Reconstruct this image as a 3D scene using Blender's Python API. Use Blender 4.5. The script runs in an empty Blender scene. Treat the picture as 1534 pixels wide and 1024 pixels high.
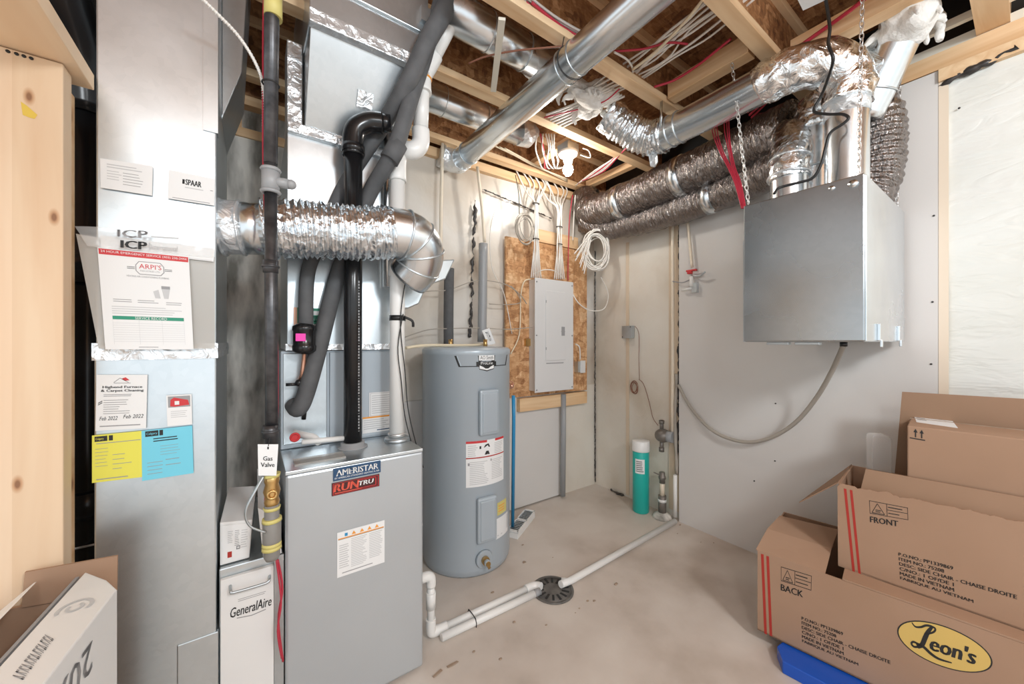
import bpy, math, random
from mathutils import Vector, Matrix, noise
random.seed(7)
PI = math.pi
sc = bpy.context.scene
COL = sc.collection

# ------------------------------------------------------------------ camera, world, lights, exposure
F = 550.0
H = 1.28
FX, FY = 0.575, 0.818            # camera forward in room axes (X along the back wall, Y along the right wall)
RX, RY = 0.818, -0.575
cam_d = bpy.data.cameras.new('camera'); cam = bpy.data.objects.new('camera', cam_d); COL.objects.link(cam)
cam_d.sensor_width = 36.0; cam_d.lens = 36.0 * F / 1534.0
cam_d.clip_start = 0.02; cam_d.clip_end = 100
cam.location = (0, 0, H); cam.rotation_euler = (PI / 2, 0, -math.atan2(FX, FY))
sc.camera = cam

w = bpy.data.worlds.new('world'); sc.world = w; w.use_nodes = True
wn = w.node_tree; bg = wn.nodes['Background']
bg.inputs['Color'].default_value = (0.91, 0.965, 1.0, 1); bg.inputs['Strength'].default_value = 0.95

def lamp(name, loc, power, size, color=(.91, .965, 1)):
    l = bpy.data.lights.new(name, 'POINT'); l.energy = power; l.shadow_soft_size = size; l.color = color
    o = bpy.data.objects.new(name, l); COL.objects.link(o); o.location = loc; return o
lamp('fill_light_behind', (0.75, -1.5, 2.40), 100, 0.20)  # unseen fill lamp, added behind the camera to brighten the room
lamp('fill_light_rear', (-0.5, -1.0, 2.30), 30, 0.20)  # weaker added fill without a fixture, also behind the camera

sc.view_settings.view_transform = 'Standard'; sc.view_settings.look = 'None'
sc.view_settings.exposure = 0.45; sc.view_settings.gamma = 1; sc.view_settings.use_curve_mapping = False

# ------------------------------------------------------------------ geometry helpers
def V(px, py, X=None, Y=None, Z=None, d=None):
    k = (px - 767.0) / F; m = (512.0 - py) / F
    dx = RX * k + FX; dy = RY * k + FY
    if X is not None: t = X / dx
    elif Y is not None: t = Y / dy
    elif Z is not None: t = (Z - H) / m
    else: t = d
    return Vector((dx * t, dy * t, H + m * t))

class G:
    def __init__(s): s.v = []; s.f = []; s.m = []; s.sm = []
    def add(s, vs, fs, m=0, smooth=False):
        o = len(s.v); s.v += [Vector(p) for p in vs]
        for f in fs: s.f.append([i + o for i in f]); s.m.append(m); s.sm.append(smooth)
        return s
    def box(s, x0, y0, z0, x1, y1, z1, m=0):
        vs = [(x, y, z) for z in (z0, z1) for y in (y0, y1) for x in (x0, x1)]
        return s.add(vs, [(0, 2, 3, 1), (4, 5, 7, 6), (0, 1, 5, 4), (2, 6, 7, 3), (0, 4, 6, 2), (1, 3, 7, 5)], m)
    def obox(s, c, ax, ay, az, m=0):     # centre and three half-axis vectors
        c = Vector(c); ax = Vector(ax); ay = Vector(ay); az = Vector(az)
        vs = [c + ax * a + ay * b + az * e for e in (-1, 1) for b in (-1, 1) for a in (-1, 1)]
        return s.add(vs, [(0, 2, 3, 1), (4, 5, 7, 6), (0, 1, 5, 4), (2, 6, 7, 3), (0, 4, 6, 2), (1, 3, 7, 5)], m)
    def beam(s, a, b, wdt, hgt, up=(0, 0, 1), m=0):
        a = Vector(a); b = Vector(b); d = (b - a); u = Vector(up); sd = d.cross(u).normalized(); u = sd.cross(d).normalized()
        return s.obox((a + b) / 2, d / 2, sd * wdt / 2, u * hgt / 2, m)
    def extrude(s, poly, vec, m=0):
        n = len(poly); vec = Vector(vec); a = [Vector(p) for p in poly]; b = [p + vec for p in a]
        fs = [tuple(range(n))[::-1], tuple(range(n, 2 * n))] + [(i, (i + 1) % n, (i + 1) % n + n, i + n) for i in range(n)]
        return s.add(a + b, fs, m)
    def tube(s, path, r, n=12, m=0, caps=True, jit=0.0, smooth=True, jf=30, flat=1.0):
        P = [Vector(p) for p in path]; N = len(P)
        R = (list(r) + [r[-1]] * N)[:N] if isinstance(r, (list, tuple)) else [r] * N
        T = [(P[min(i + 1, N - 1)] - P[max(i - 1, 0)]).normalized() for i in range(N)]
        up = Vector((0, 0, 1)) if abs(T[0].z) < .9 else Vector((1, 0, 0))
        u = T[0].cross(up).normalized(); vs = []
        for i in range(N):
            u = (u - T[i] * u.dot(T[i])).normalized(); w_ = T[i].cross(u)
            for j in range(n):
                a = 2 * PI * j / n; q = P[i] + (u * math.cos(a) + w_ * math.sin(a) * flat) * R[i]
                if jit:
                    q = q + (q - P[i]).normalized() * jit * noise.noise(q * jf)
                vs.append(q)
        fs = [(i * n + j, i * n + (j + 1) % n, (i + 1) * n + (j + 1) % n, (i + 1) * n + j) for i in range(N - 1) for j in range(n)]
        s.add(vs, fs, m, smooth)
        if caps:
            s.f.append([len(s.v) - N * n + j for j in range(n)][::-1]); s.m.append(m); s.sm.append(False)
            s.f.append([len(s.v) - n + j for j in range(n)]); s.m.append(m); s.sm.append(False)
        return s
    def cyl(s, a, b, r, n=20, m=0, r2=None):
        return s.tube([a, b], [r, r if r2 is None else r2], n, m)
    def ring(s, c, axis, r, rr, m=0, n=24):
        axis = Vector(axis).normalized(); u = axis.orthogonal().normalized(); w_ = axis.cross(u)
        pts = [Vector(c) + (u * math.cos(2 * PI * i / n) + w_ * math.sin(2 * PI * i / n)) * r for i in range(n + 1)]
        return s.tube(pts, rr, 6, m, caps=False)
    def lathe(s, prof, c=(0, 0, 0), n=32, m=0, axis='z'):
        vs = []; c = Vector(c)
        for r, z in prof:
            for j in range(n):
                a = 2 * PI * j / n
                p = Vector((r * math.cos(a), r * math.sin(a), z))
                if axis == 'x': p = Vector((p.z, p.x, p.y))
                if axis == 'y': p = Vector((p.y, p.z, p.x))
                vs.append(c + p)
        N = len(prof)
        fs = [(i * n + j, i * n + (j + 1) % n, (i + 1) * n + (j + 1) % n, (i + 1) * n + j) for i in range(N - 1) for j in range(n)]
        fs += [tuple(range(n))[::-1], tuple((N - 1) * n + j for j in range(n))]
        return s.add(vs, fs, m, True)
    def ball(s, c, r, m=0, nu=16, nv=10, jit=0, jf=10, sc3=(1, 1, 1)):
        vs = []; c = Vector(c)
        for i in range(nv + 1):
            t = PI * i / nv
            for j in range(nu):
                a = 2 * PI * j / nu
                q = Vector((math.sin(t) * math.cos(a), math.sin(t) * math.sin(a), math.cos(t)))
                rr = r * (1 + (jit * (noise.noise((c + q * r) * jf) + .5 * noise.noise((c + q * r) * jf * 2.7)) if jit else 0))
                vs.append(c + Vector((q.x * sc3[0], q.y * sc3[1], q.z * sc3[2])) * rr)
        fs = [(i * nu + j, i * nu + (j + 1) % nu, (i + 1) * nu + (j + 1) % nu, (i + 1) * nu + j) for i in range(nv) for j in range(nu)]
        return s.add(vs, fs, m, True)

def cr(pts, n=6):        # Catmull-Rom smoothing
    P = [Vector(p) for p in pts]
    if len(P) < 3: return P
    out = []
    for i in range(len(P) - 1):
        p0 = P[max(i - 1, 0)]; p1 = P[i]; p2 = P[i + 1]; p3 = P[min(i + 2, len(P) - 1)]
        for k in range(n):
            t = k / n
            out.append(.5 * ((2 * p1) + (p2 - p0) * t + (2 * p0 - 5 * p1 + 4 * p2 - p3) * t * t + (3 * p1 - p0 - 3 * p2 + p3) * t ** 3))
    out.append(P[-1]); return out
def resample(pts, step):
    P = [Vector(p) for p in pts]; out = [P[0]]; acc = 0
    for a, b in zip(P, P[1:]):
        L = (b - a).length; t = step - acc
        while t < L: out.append(a.lerp(b, t / L)); t += step
        acc = L - (t - step)
    out.append(P[-1]); return out

ORG = {}
def obj(name, g, mats, parent=None, bev=0, loc=None):
    me = bpy.data.meshes.new(name)
    if parent is not None: off = ORG[parent]
    elif loc is not None: off = Vector(loc)
    else:
        xs = [p.x for p in g.v]; ys = [p.y for p in g.v]; zs = [p.z for p in g.v]
        off = Vector(((min(xs) + max(xs)) / 2, (min(ys) + max(ys)) / 2, min(zs)))
    me.from_pydata([p - off for p in g.v], [], g.f)
    if not isinstance(mats, (list, tuple)): mats = [mats]
    for m in mats: me.materials.append(m)
    me.polygons.foreach_set('material_index', g.m); me.polygons.foreach_set('use_smooth', g.sm)
    me.update()
    o = bpy.data.objects.new(name, me); COL.objects.link(o)
    if parent is not None: o.parent = parent
    else: o.location = off
    ORG[o] = off
    if bev:
        b = o.modifiers.new('bevel', 'BEVEL'); b.width = bev; b.segments = 2; b.limit_method = 'ANGLE'; b.angle_limit = .6
    return o
def tag(o, label, cat, group=None):
    o['label'] = label; o['category'] = cat
    if group: o['group'] = group
    return o
def struct(o): o['kind'] = 'structure'; return o
def thing(name, loc, label, cat, group=None):
    o = bpy.data.objects.new(name, None); COL.objects.link(o); o.location = loc; o.empty_display_size = .05
    ORG[o] = Vector(loc); tag(o, label, cat, group); return o

# ------------------------------------------------------------------ materials
def new(name):
    m = bpy.data.materials.new(name); m.use_nodes = True; nt = m.node_tree
    return m, nt, nt.nodes['Principled BSDF']
def nd(nt, t, **k):
    n = nt.nodes.new(t)
    for a, b in k.items():
        if a in n.inputs: n.inputs[a].default_value = b
        else: setattr(n, a, b)
    return n
def coords(nt, scale=(1, 1, 1), rot=(0, 0, 0)):
    tc = nd(nt, 'ShaderNodeTexCoord'); mp = nd(nt, 'ShaderNodeMapping'); mp.inputs['Scale'].default_value = scale; mp.inputs['Rotation'].default_value = rot
    nt.links.new(tc.outputs['Object'], mp.inputs['Vector']); return mp.outputs['Vector']
def ramp(nt, fac, stops):
    r = nd(nt, 'ShaderNodeValToRGB'); e = r.color_ramp.elements
    while len(e) < len(stops): e.new(.5)
    for q, (p, c) in zip(e, stops): q.position = p; q.color = (*c, 1)
    nt.links.new(fac, r.inputs['Fac']); return r.outputs['Color']
def bump(nt, b, h, strength, dist=.01):
    n = nd(nt, 'ShaderNodeBump'); n.inputs['Strength'].default_value = strength; n.inputs['Distance'].default_value = dist
    nt.links.new(h, n.inputs['Height']); nt.links.new(n.outputs['Normal'], b.inputs['Normal'])
def flat(name, c, rough=.5, metal=0, spec=.5, alpha=1, emit=None, trans=0):
    m, nt, b = new(name); b.inputs['Base Color'].default_value = (*c, 1); b.inputs['Roughness'].default_value = rough
    b.inputs['Metallic'].default_value = metal; b.inputs['Specular IOR Level'].default_value = spec; b.inputs['Alpha'].default_value = alpha
    if trans: b.inputs['Transmission Weight'].default_value = trans
    if emit: b.inputs['Emission Color'].default_value = (*emit[0], 1); b.inputs['Emission Strength'].default_value = emit[1]
    return m
def noisy(name, stops, scale=5, stretch=(1, 1, 1), rough=.6, metal=0, detail=4, bs=0, bscale=None, bdist=.01, distort=0, rr=None, spec=.5, alpha=1, coat=0):
    m, nt, b = new(name); v = coords(nt, stretch)
    n = nd(nt, 'ShaderNodeTexNoise', Scale=scale, Detail=detail, Distortion=distort); nt.links.new(v, n.inputs['Vector'])
    nt.links.new(ramp(nt, n.outputs['Fac'], stops), b.inputs['Base Color'])
    b.inputs['Roughness'].default_value = rough; b.inputs['Metallic'].default_value = metal; b.inputs['Specular IOR Level'].default_value = spec
    b.inputs['Alpha'].default_value = alpha; b.inputs['Coat Weight'].default_value = coat
    if bs:
        n2 = nd(nt, 'ShaderNodeTexNoise', Scale=bscale or scale, Detail=detail, Distortion=distort); nt.links.new(v, n2.inputs['Vector'])
        bump(nt, b, n2.outputs['Fac'], bs, bdist)
    if rr:
        mr = nd(nt, 'ShaderNodeMapRange'); mr.inputs['To Min'].default_value = rr[0]; mr.inputs['To Max'].default_value = rr[1]
        nt.links.new(n.outputs['Fac'], mr.inputs['Value']); nt.links.new(mr.outputs['Result'], b.inputs['Roughness'])
    return m
def metal_sheet(name, c1, c2, rough=.35, bs=.12, bscale=2.5, metal=.9):
    m, nt, b = new(name); v = coords(nt)
    vo = nd(nt, 'ShaderNodeTexVoronoi', Scale=55); nt.links.new(v, vo.inputs['Vector'])
    n = nd(nt, 'ShaderNodeTexNoise', Scale=3, Detail=3); nt.links.new(v, n.inputs['Vector'])
    mx = nd(nt, 'ShaderNodeMix'); mx.data_type = 'FLOAT'; mx.inputs[0].default_value = .88
    nt.links.new(vo.outputs['Color'], mx.inputs[2]); nt.links.new(n.outputs['Fac'], mx.inputs[3])
    nt.links.new(ramp(nt, mx.outputs[0], [(.25, c1), (.75, c2)]), b.inputs['Base Color'])
    b.inputs['Metallic'].default_value = metal
    mr = nd(nt, 'ShaderNodeMapRange'); mr.inputs['To Min'].default_value = rough - .08; mr.inputs['To Max'].default_value = rough + .1
    nt.links.new(n.outputs['Fac'], mr.inputs['Value']); nt.links.new(mr.outputs['Result'], b.inputs['Roughness'])
    n2 = nd(nt, 'ShaderNodeTexNoise', Scale=bscale, Detail=1); nt.links.new(v, n2.inputs['Vector']); bump(nt, b, n2.outputs['Fac'], bs, .05)
    return m
def foil(name, c, scale=28, strength=.8, rough=.22, metal=1.0, stretch=(1, 1, 1)):
    m, nt, b = new(name); v = coords(nt, stretch)
    b.inputs['Base Color'].default_value = (*c, 1); b.inputs['Metallic'].default_value = metal; b.inputs['Roughness'].default_value = rough
    n = nd(nt, 'ShaderNodeTexNoise', Scale=scale, Detail=3, Distortion=1.5); nt.links.new(v, n.inputs['Vector'])
    vo = nd(nt, 'ShaderNodeTexVoronoi', Scale=scale * .8); vo.feature = 'DISTANCE_TO_EDGE'; nt.links.new(n.outputs['Color'], vo.inputs['Vector'])
    vo2 = nd(nt, 'ShaderNodeTexVoronoi', Scale=scale * .9); nt.links.new(v, vo2.inputs['Vector'])
    ad = nd(nt, 'ShaderNodeMath', operation='ADD'); nt.links.new(n.outputs['Fac'], ad.inputs[0]); nt.links.new(vo2.outputs['Distance'], ad.inputs[1])
    bump(nt, b, ad.outputs[0], strength, .012)
    return m
def pine(name, c1=(.86, .62, .38), c2=(.64, .37, .17), axis='x', sc_=1.0, knots=True):
    m, nt, b = new(name)
    st = {'x': (1, 14, 14), 'y': (14, 1, 14), 'z': (14, 14, 1)}[axis]
    v = coords(nt, st)
    n = nd(nt, 'ShaderNodeTexNoise', Scale=1.3 * sc_, Detail=4, Distortion=.6); nt.links.new(v, n.inputs['Vector'])
    col = ramp(nt, n.outputs['Fac'], [(.3, c1), (.52, tuple((a + d) / 2 for a, d in zip(c1, c2))), (.75, c2)])
    if knots:
        v2 = coords(nt, tuple(.45 if k == 1 else 1 for k in st))
        vo = nd(nt, 'ShaderNodeTexVoronoi', Scale=6 * sc_); nt.links.new(v2, vo.inputs['Vector'])
        kr = ramp(nt, vo.outputs['Distance'], [(.06, (.30, .15, .08)), (.14, (.85, .72, .6)), (.22, (1, 1, 1))])
        mx = nd(nt, 'ShaderNodeMix'); mx.data_type = 'RGBA'; mx.blend_type = 'MULTIPLY'; mx.inputs[0].default_value = .8
        nt.links.new(col, mx.inputs[6]); nt.links.new(kr, mx.inputs[7]); col = mx.outputs[2]
    nt.links.new(col, b.inputs['Base Color']); b.inputs['Roughness'].default_value = .6
    return m
def osb(name, c1, c2, c3, rot=(0, 0, 0), scale=16):
    m, nt, b = new(name); v = coords(nt, (1, 1, 1), rot)
    dn = nd(nt, 'ShaderNodeTexNoise', Scale=7, Detail=4); nt.links.new(v, dn.inputs['Vector'])
    cols = []
    for k, (st, rr_) in enumerate((((1, 3.2, 2.4), (.5, .3, .7)), ((3.0, 1, 1.6), (-.6, .8, .2)))):
        v2 = coords(nt, st, rr_)
        mxv = nd(nt, 'ShaderNodeMix'); mxv.data_type = 'RGBA'; mxv.inputs[0].default_value = .12; nt.links.new(v2, mxv.inputs[6]); nt.links.new(dn.outputs['Color'], mxv.inputs[7])
        vo = nd(nt, 'ShaderNodeTexVoronoi', Scale=scale * (1 + .3 * k)); nt.links.new(mxv.outputs[2], vo.inputs['Vector']); cols.append(vo.outputs['Color'])
    mx = nd(nt, 'ShaderNodeMix'); mx.data_type = 'RGBA'; nt.links.new(dn.outputs['Fac'], mx.inputs[0]); nt.links.new(cols[0], mx.inputs[6]); nt.links.new(cols[1], mx.inputs[7])
    fine = nd(nt, 'ShaderNodeTexNoise', Scale=40, Detail=3); nt.links.new(coords(nt, (1, 6, 3), (.4, .2, .9)), fine.inputs['Vector'])
    m2 = nd(nt, 'ShaderNodeMix'); m2.data_type = 'RGBA'; m2.inputs[0].default_value = .35; nt.links.new(mx.outputs[2], m2.inputs[6]); nt.links.new(fine.outputs['Fac'], m2.inputs[7])
    nt.links.new(ramp(nt, m2.outputs[2], [(.22, c1), (.5, c2), (.78, c3)]), b.inputs['Base Color'])
    b.inputs['Roughness'].default_value = .65; bump(nt, b, m2.outputs[2], .3, .004)
    return m
def poly_sheet(name, stops, stretch=(1, 1, 1), rough=.28, bst=.22):
    m, nt, b = new(name); v = coords(nt, stretch)
    n = nd(nt, 'ShaderNodeTexNoise', Scale=1.6, Detail=5, Distortion=.4); nt.links.new(v, n.inputs['Vector'])
    nt.links.new(ramp(nt, n.outputs['Fac'], stops), b.inputs['Base Color'])
    b.inputs['Roughness'].default_value = rough; b.inputs['Specular IOR Level'].default_value = .6
    n2 = nd(nt, 'ShaderNodeTexNoise', Scale=5, Detail=2, Distortion=2.2); nt.links.new(v, n2.inputs['Vector'])
    bump(nt, b, n2.outputs['Fac'], bst, .012)
    return m

M = {}
M['floor'] = noisy('concrete floor', [(.28, (.47, .40, .34)), (.45, (.60, .53, .47)), (.62, (.67, .61, .55))], 2.6, rough=.55, detail=8, bs=.08, bscale=30, bdist=.003)
M['drywall'] = noisy('grey drywall paper', [(.3, (.66, .635, .61)), (.7, (.71, .69, .665))], 1.2, rough=.85, spec=.2)
M['concrete'] = noisy('grey foundation concrete', [(.34, (.22, .215, .19)), (.5, (.56, .54, .50)), (.64, (.80, .77, .71))], 9, (1.6, 1, .45), rough=.85, detail=7, bs=.2, bscale=20, bdist=.01)
M['poly_back'] = poly_sheet('poly over insulation back', [(.28, (.50, .40, .31)), (.46, (.68, .62, .54)), (.65, (.80, .77, .72))])
M['poly_right'] = poly_sheet('poly over insulation right', [(.28, (.62, .55, .45)), (.46, (.74, .69, .61)), (.65, (.80, .77, .70))])
M['poly_white'] = poly_sheet('milky poly sheet', [(.3, (.74, .75, .70)), (.5, (.78, .79, .75)), (.7, (.82, .83, .80))], (1, 1, 2.6), bst=.5)
M['galv'] = metal_sheet('galvanised steel', (.56, .62, .65), (.74, .79, .82), .30)
M['galv_dark'] = metal_sheet('dull galvanised steel', (.46, .50, .52), (.62, .67, .70), .36)
M['galv_pipe'] = metal_sheet('galvanised pipe', (.68, .73, .76), (.84, .88, .91), .24, .08, 6, 1.0)
M['hrv'] = metal_sheet('brushed cabinet steel', (.40, .43, .45), (.50, .53, .55), .27, .03, 1.5, 1.0)
M['paint_grey'] = noisy('grey enamel', [(.3, (.40, .46, .51)), (.7, (.44, .50, .55))], 1.5, rough=.30, metal=.12)
M['furnace'] = noisy('silver grey enamel', [(.3, (.48, .52, .55)), (.7, (.53, .57, .60))], 1.5, rough=.30, metal=.45)
M['foil'] = foil('aluminium foil tape', (.84, .88, .91), 28, .6, .3, .7)
M['foil_flex'] = foil('silver flexible duct', (.82, .87, .91), 40, .4, .24)
M['foil_black'] = foil('dark metallised duct jacket', (.27, .24, .225), 26, .75, .2, .9, (1, 3.2, 1))
M['foil_lilac'] = foil('crumpled foil boot', (.84, .86, .87), 22, .7, .22)
M['abs'] = flat('black abs plastic', (.012, .012, .013), .22)
M['iron'] = noisy('black iron pipe', [(.3, (.05, .05, .055)), (.7, (.12, .12, .125))], 30, rough=.35, metal=.6)
M['foam'] = noisy('grey foam insulation', [(.3, (.085, .088, .092)), (.7, (.12, .122, .127))], 20, rough=.75)
M['pvc'] = flat('white pvc', (.84, .84, .82), .3)
M['pvc_grey'] = flat('grey pvc conduit', (.33, .34, .35), .4)
M['pex'] = flat('cream pex', (.82, .72, .58), .4)
def pine_board(name, c1, c2):
    m, nt, b = new(name); L = nt.links.new
    tc = nd(nt, 'ShaderNodeTexCoord'); sp = nd(nt, 'ShaderNodeSeparateXYZ'); L(tc.outputs['Object'], sp.inputs[0])
    cb_ = nd(nt, 'ShaderNodeCombineXYZ'); zs = nd(nt, 'ShaderNodeMath', operation='MULTIPLY'); zs.inputs[1].default_value = .45; L(sp.outputs['Z'], zs.inputs[0])
    L(sp.outputs['X'], cb_.inputs[0]); L(zs.outputs[0], cb_.inputs[1])
    vo = nd(nt, 'ShaderNodeTexVoronoi', Scale=7.5); vo.voronoi_dimensions = '2D'; L(cb_.outputs[0], vo.inputs['Vector'])
    kr = ramp(nt, vo.outputs['Distance'], [(.022, (.30, .16, .09)), (.04, (.70, .52, .40)), (.075, (1, 1, 1))])
    n = nd(nt, 'ShaderNodeTexNoise', Scale=1.2, Detail=4, Distortion=.8); L(coords(nt, (12, 12, .9)), n.inputs['Vector'])
    col = ramp(nt, n.outputs['Fac'], [(.3, c1), (.75, c2)])
    xs = nd(nt, 'ShaderNodeMath', operation='MULTIPLY'); xs.inputs[1].default_value = 11; L(sp.outputs['X'], xs.inputs[0])
    fl = nd(nt, 'ShaderNodeMath', operation='FLOOR'); L(xs.outputs[0], fl.inputs[0])
    wnz = nd(nt, 'ShaderNodeTexWhiteNoise'); wnz.noise_dimensions = '1D'; L(fl.outputs[0], wnz.inputs['W'])
    pl_ = ramp(nt, wnz.outputs['Value'], [(0, (.90, .86, .80)), (1, (1.0, 1.0, 1.0))])
    for c2_ in (kr, pl_):
        mx = nd(nt, 'ShaderNodeMix'); mx.data_type = 'RGBA'; mx.blend_type = 'MULTIPLY'; mx.inputs[0].default_value = .9
        L(col, mx.inputs[6]); L(c2_, mx.inputs[7]); col = mx.outputs[2]
    L(col, b.inputs['Base Color']); b.inputs['Roughness'].default_value = .6
    return m
M['pine_x'] = pine('pine along x', axis='x'); M['pine_y'] = pine('pine along y', axis='y'); M['pine_z'] = pine_board('pine board upright', (.84, .66, .48), (.74, .51, .33))
M['pine_pale'] = pine('pale pine flange', (.88, .67, .43), (.66, .40, .20), axis='x', knots=False)
M['pine_top'] = pine('pine top board', (.86, .66, .45), (.78, .55, .35), axis='y')
M['osb'] = osb('osb joist web', (.12, .045, .018), (.32, .145, .055), (.56, .31, .15))
M['osb_light'] = osb('osb backer board', (.30, .13, .05), (.58, .31, .14), (.82, .56, .33), scale=13)
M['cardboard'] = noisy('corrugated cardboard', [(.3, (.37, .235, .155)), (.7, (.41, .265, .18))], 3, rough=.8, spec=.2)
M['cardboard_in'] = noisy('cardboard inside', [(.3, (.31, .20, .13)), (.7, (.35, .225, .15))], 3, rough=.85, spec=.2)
M['white'] = flat('white coated card', (.80, .80, .79), .45)
M['paper'] = flat('white paper', (.82, .83, .83), .6)
M['panel'] = flat('white painted panel', (.70, .70, .70), .35)
M['ink'] = flat('black ink', (.02, .02, .02), .6)
M['ink_grey'] = flat('grey ink', (.32, .32, .33), .6)
M['ink_pale'] = flat('pale grey ink', (.56, .57, .58), .6)
M['red'] = flat('red ink', (.60, .035, .04), .5)
M['red_box'] = flat('dark red print', (.42, .03, .02), .6)
M['green'] = flat('green ink', (.02, .28, .17), .5)
M['navy'] = flat('navy badge', (.02, .07, .16), .35)
M['badge_black'] = flat('black red badge', (.06, .012, .012), .35)
M['orange'] = flat('orange ink', (.85, .35, .05), .5)
M['badge_red'] = flat('bright red badge lettering', (.72, .10, .06), .4)
M['yellow'] = flat('yellow paper', (.78, .74, .10), .6)
M['blue_paper'] = flat('light blue paper', (.18, .62, .78), .6)
M['blue'] = flat('blue pex pipe', (.03, .28, .55), .35)
M['blue_box'] = flat('glossy blue card', (.01, .09, .50), .25)
M['leon'] = flat('mustard print', (.66, .46, .13), .6)
M['brass'] = flat('brass', (.62, .40, .16), .3, .9)
M['copper'] = flat('copper', (.75, .42, .30), .3, .9)
M['cable'] = flat('white cable jacket', (.80, .77, .72), .4)
M['cable_cream'] = flat('cream cable jacket', (.80, .70, .52), .4)
M['cable_red'] = flat('red cable jacket', (.50, .03, .06), .4)
M['cable_black'] = flat('black cable jacket', (.015, .015, .015), .4)
M['cable_brown'] = flat('brown bell wire', (.25, .10, .06), .5)
M['cable_grey'] = flat('grey cable jacket', (.40, .36, .31), .45)
M['teal'] = noisy('teal plastic', [(.3, (.01, .42, .36)), (.7, (.02, .50, .44))], 2, rough=.3)
M['zinc'] = flat('zinc plated steel', (.75, .75, .74), .3, .9)
M['bronze'] = flat('dull meter bronze', (.22, .20, .18), .45, .5)
M['dark'] = flat('painted shade black', (.006, .008, .008), .5)  # black colour standing in for shade in the gap and opening
M['seal'] = noisy('black acoustic sealant', [(.3, (.02, .02, .02)), (.7, (.07, .06, .055))], 20, rough=.35)
M['drain'] = noisy('drain iron', [(.3, (.10, .095, .09)), (.7, (.20, .19, .175))], 20, rough=.5, metal=.3)
M['insul'] = noisy('white fibre insulation', [(.3, (.82, .80, .76)), (.7, (.92, .91, .88))], 12, rough=.9, bs=.8, bscale=25, bdist=.02)
M['clear'] = flat('clear plastic', (.95, .96, .96), .12, alpha=.28)
M['clear_milky'] = flat('milky plastic film', (.64, .61, .56), .2, alpha=.5)
M['grille'] = flat('dark slot', (.10, .09, .08), .6)
M['tape_yellow'] = flat('yellow gas tape', (.66, .58, .20), .5)
M['pink'] = flat('magenta label', (.90, .05, .45), .5)
M['duct_tape'] = noisy('grey duct tape', [(.3, (.22, .21, .195)), (.7, (.30, .29, .27))], 8, rough=.5)
M['porcelain'] = flat('white porcelain', (.88, .86, .82), .25)
M['bulb'] = flat('glowing bulb', (1, 1, 1), .3, emit=((1, .95, .88), 150))
M['strip'] = flat('pale furring', (.78, .74, .64), .6)
M['stud_film'] = flat('stud behind film', (.70, .58, .44), .5)
M['stain'] = noisy('floor stain', [(.3, (.30, .21, .14)), (.7, (.44, .34, .26))], 12, rough=.6)

# ------------------------------------------------------------------ printed sheets
TXT = {}
def text_mesh(s):
    if s in TXT: return TXT[s]
    c = bpy.data.curves.new('t', 'FONT'); c.body = s; c.size = 1; c.resolution_u = 2
    o = bpy.data.objects.new('t', c); COL.objects.link(o)
    dg = bpy.context.evaluated_depsgraph_get(); me = bpy.data.meshes.new_from_object(o.evaluated_get(dg))
    vs = [(v.co.x, v.co.y) for v in me.vertices]; fs = [tuple(p.vertices) for p in me.polygons]
    bpy.data.objects.remove(o); bpy.data.curves.remove(c); bpy.data.meshes.remove(me)
    x0 = min(v[0] for v in vs); x1 = max(v[0] for v in vs); y0 = min(v[1] for v in vs); y1 = max(v[1] for v in vs)
    vs = [((x - x0) / (x1 - x0), (y - y0) / (y1 - y0)) for x, y in vs]
    TXT[s] = (vs, fs, (x1 - x0) / (y1 - y0)); return TXT[s]
def quad_map(BL, BR, TL, TR=None):
    BL, BR, TL = Vector(BL), Vector(BR), Vector(TL); TR = Vector(TR) if TR is not None else BR + TL - BL
    n = (BR - BL).cross(TL - BL).normalized()
    def f(u, v, off=0): return BL * (1 - u) * (1 - v) + BR * u * (1 - v) + TL * (1 - u) * v + TR * u * v + n * off
    return f
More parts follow.
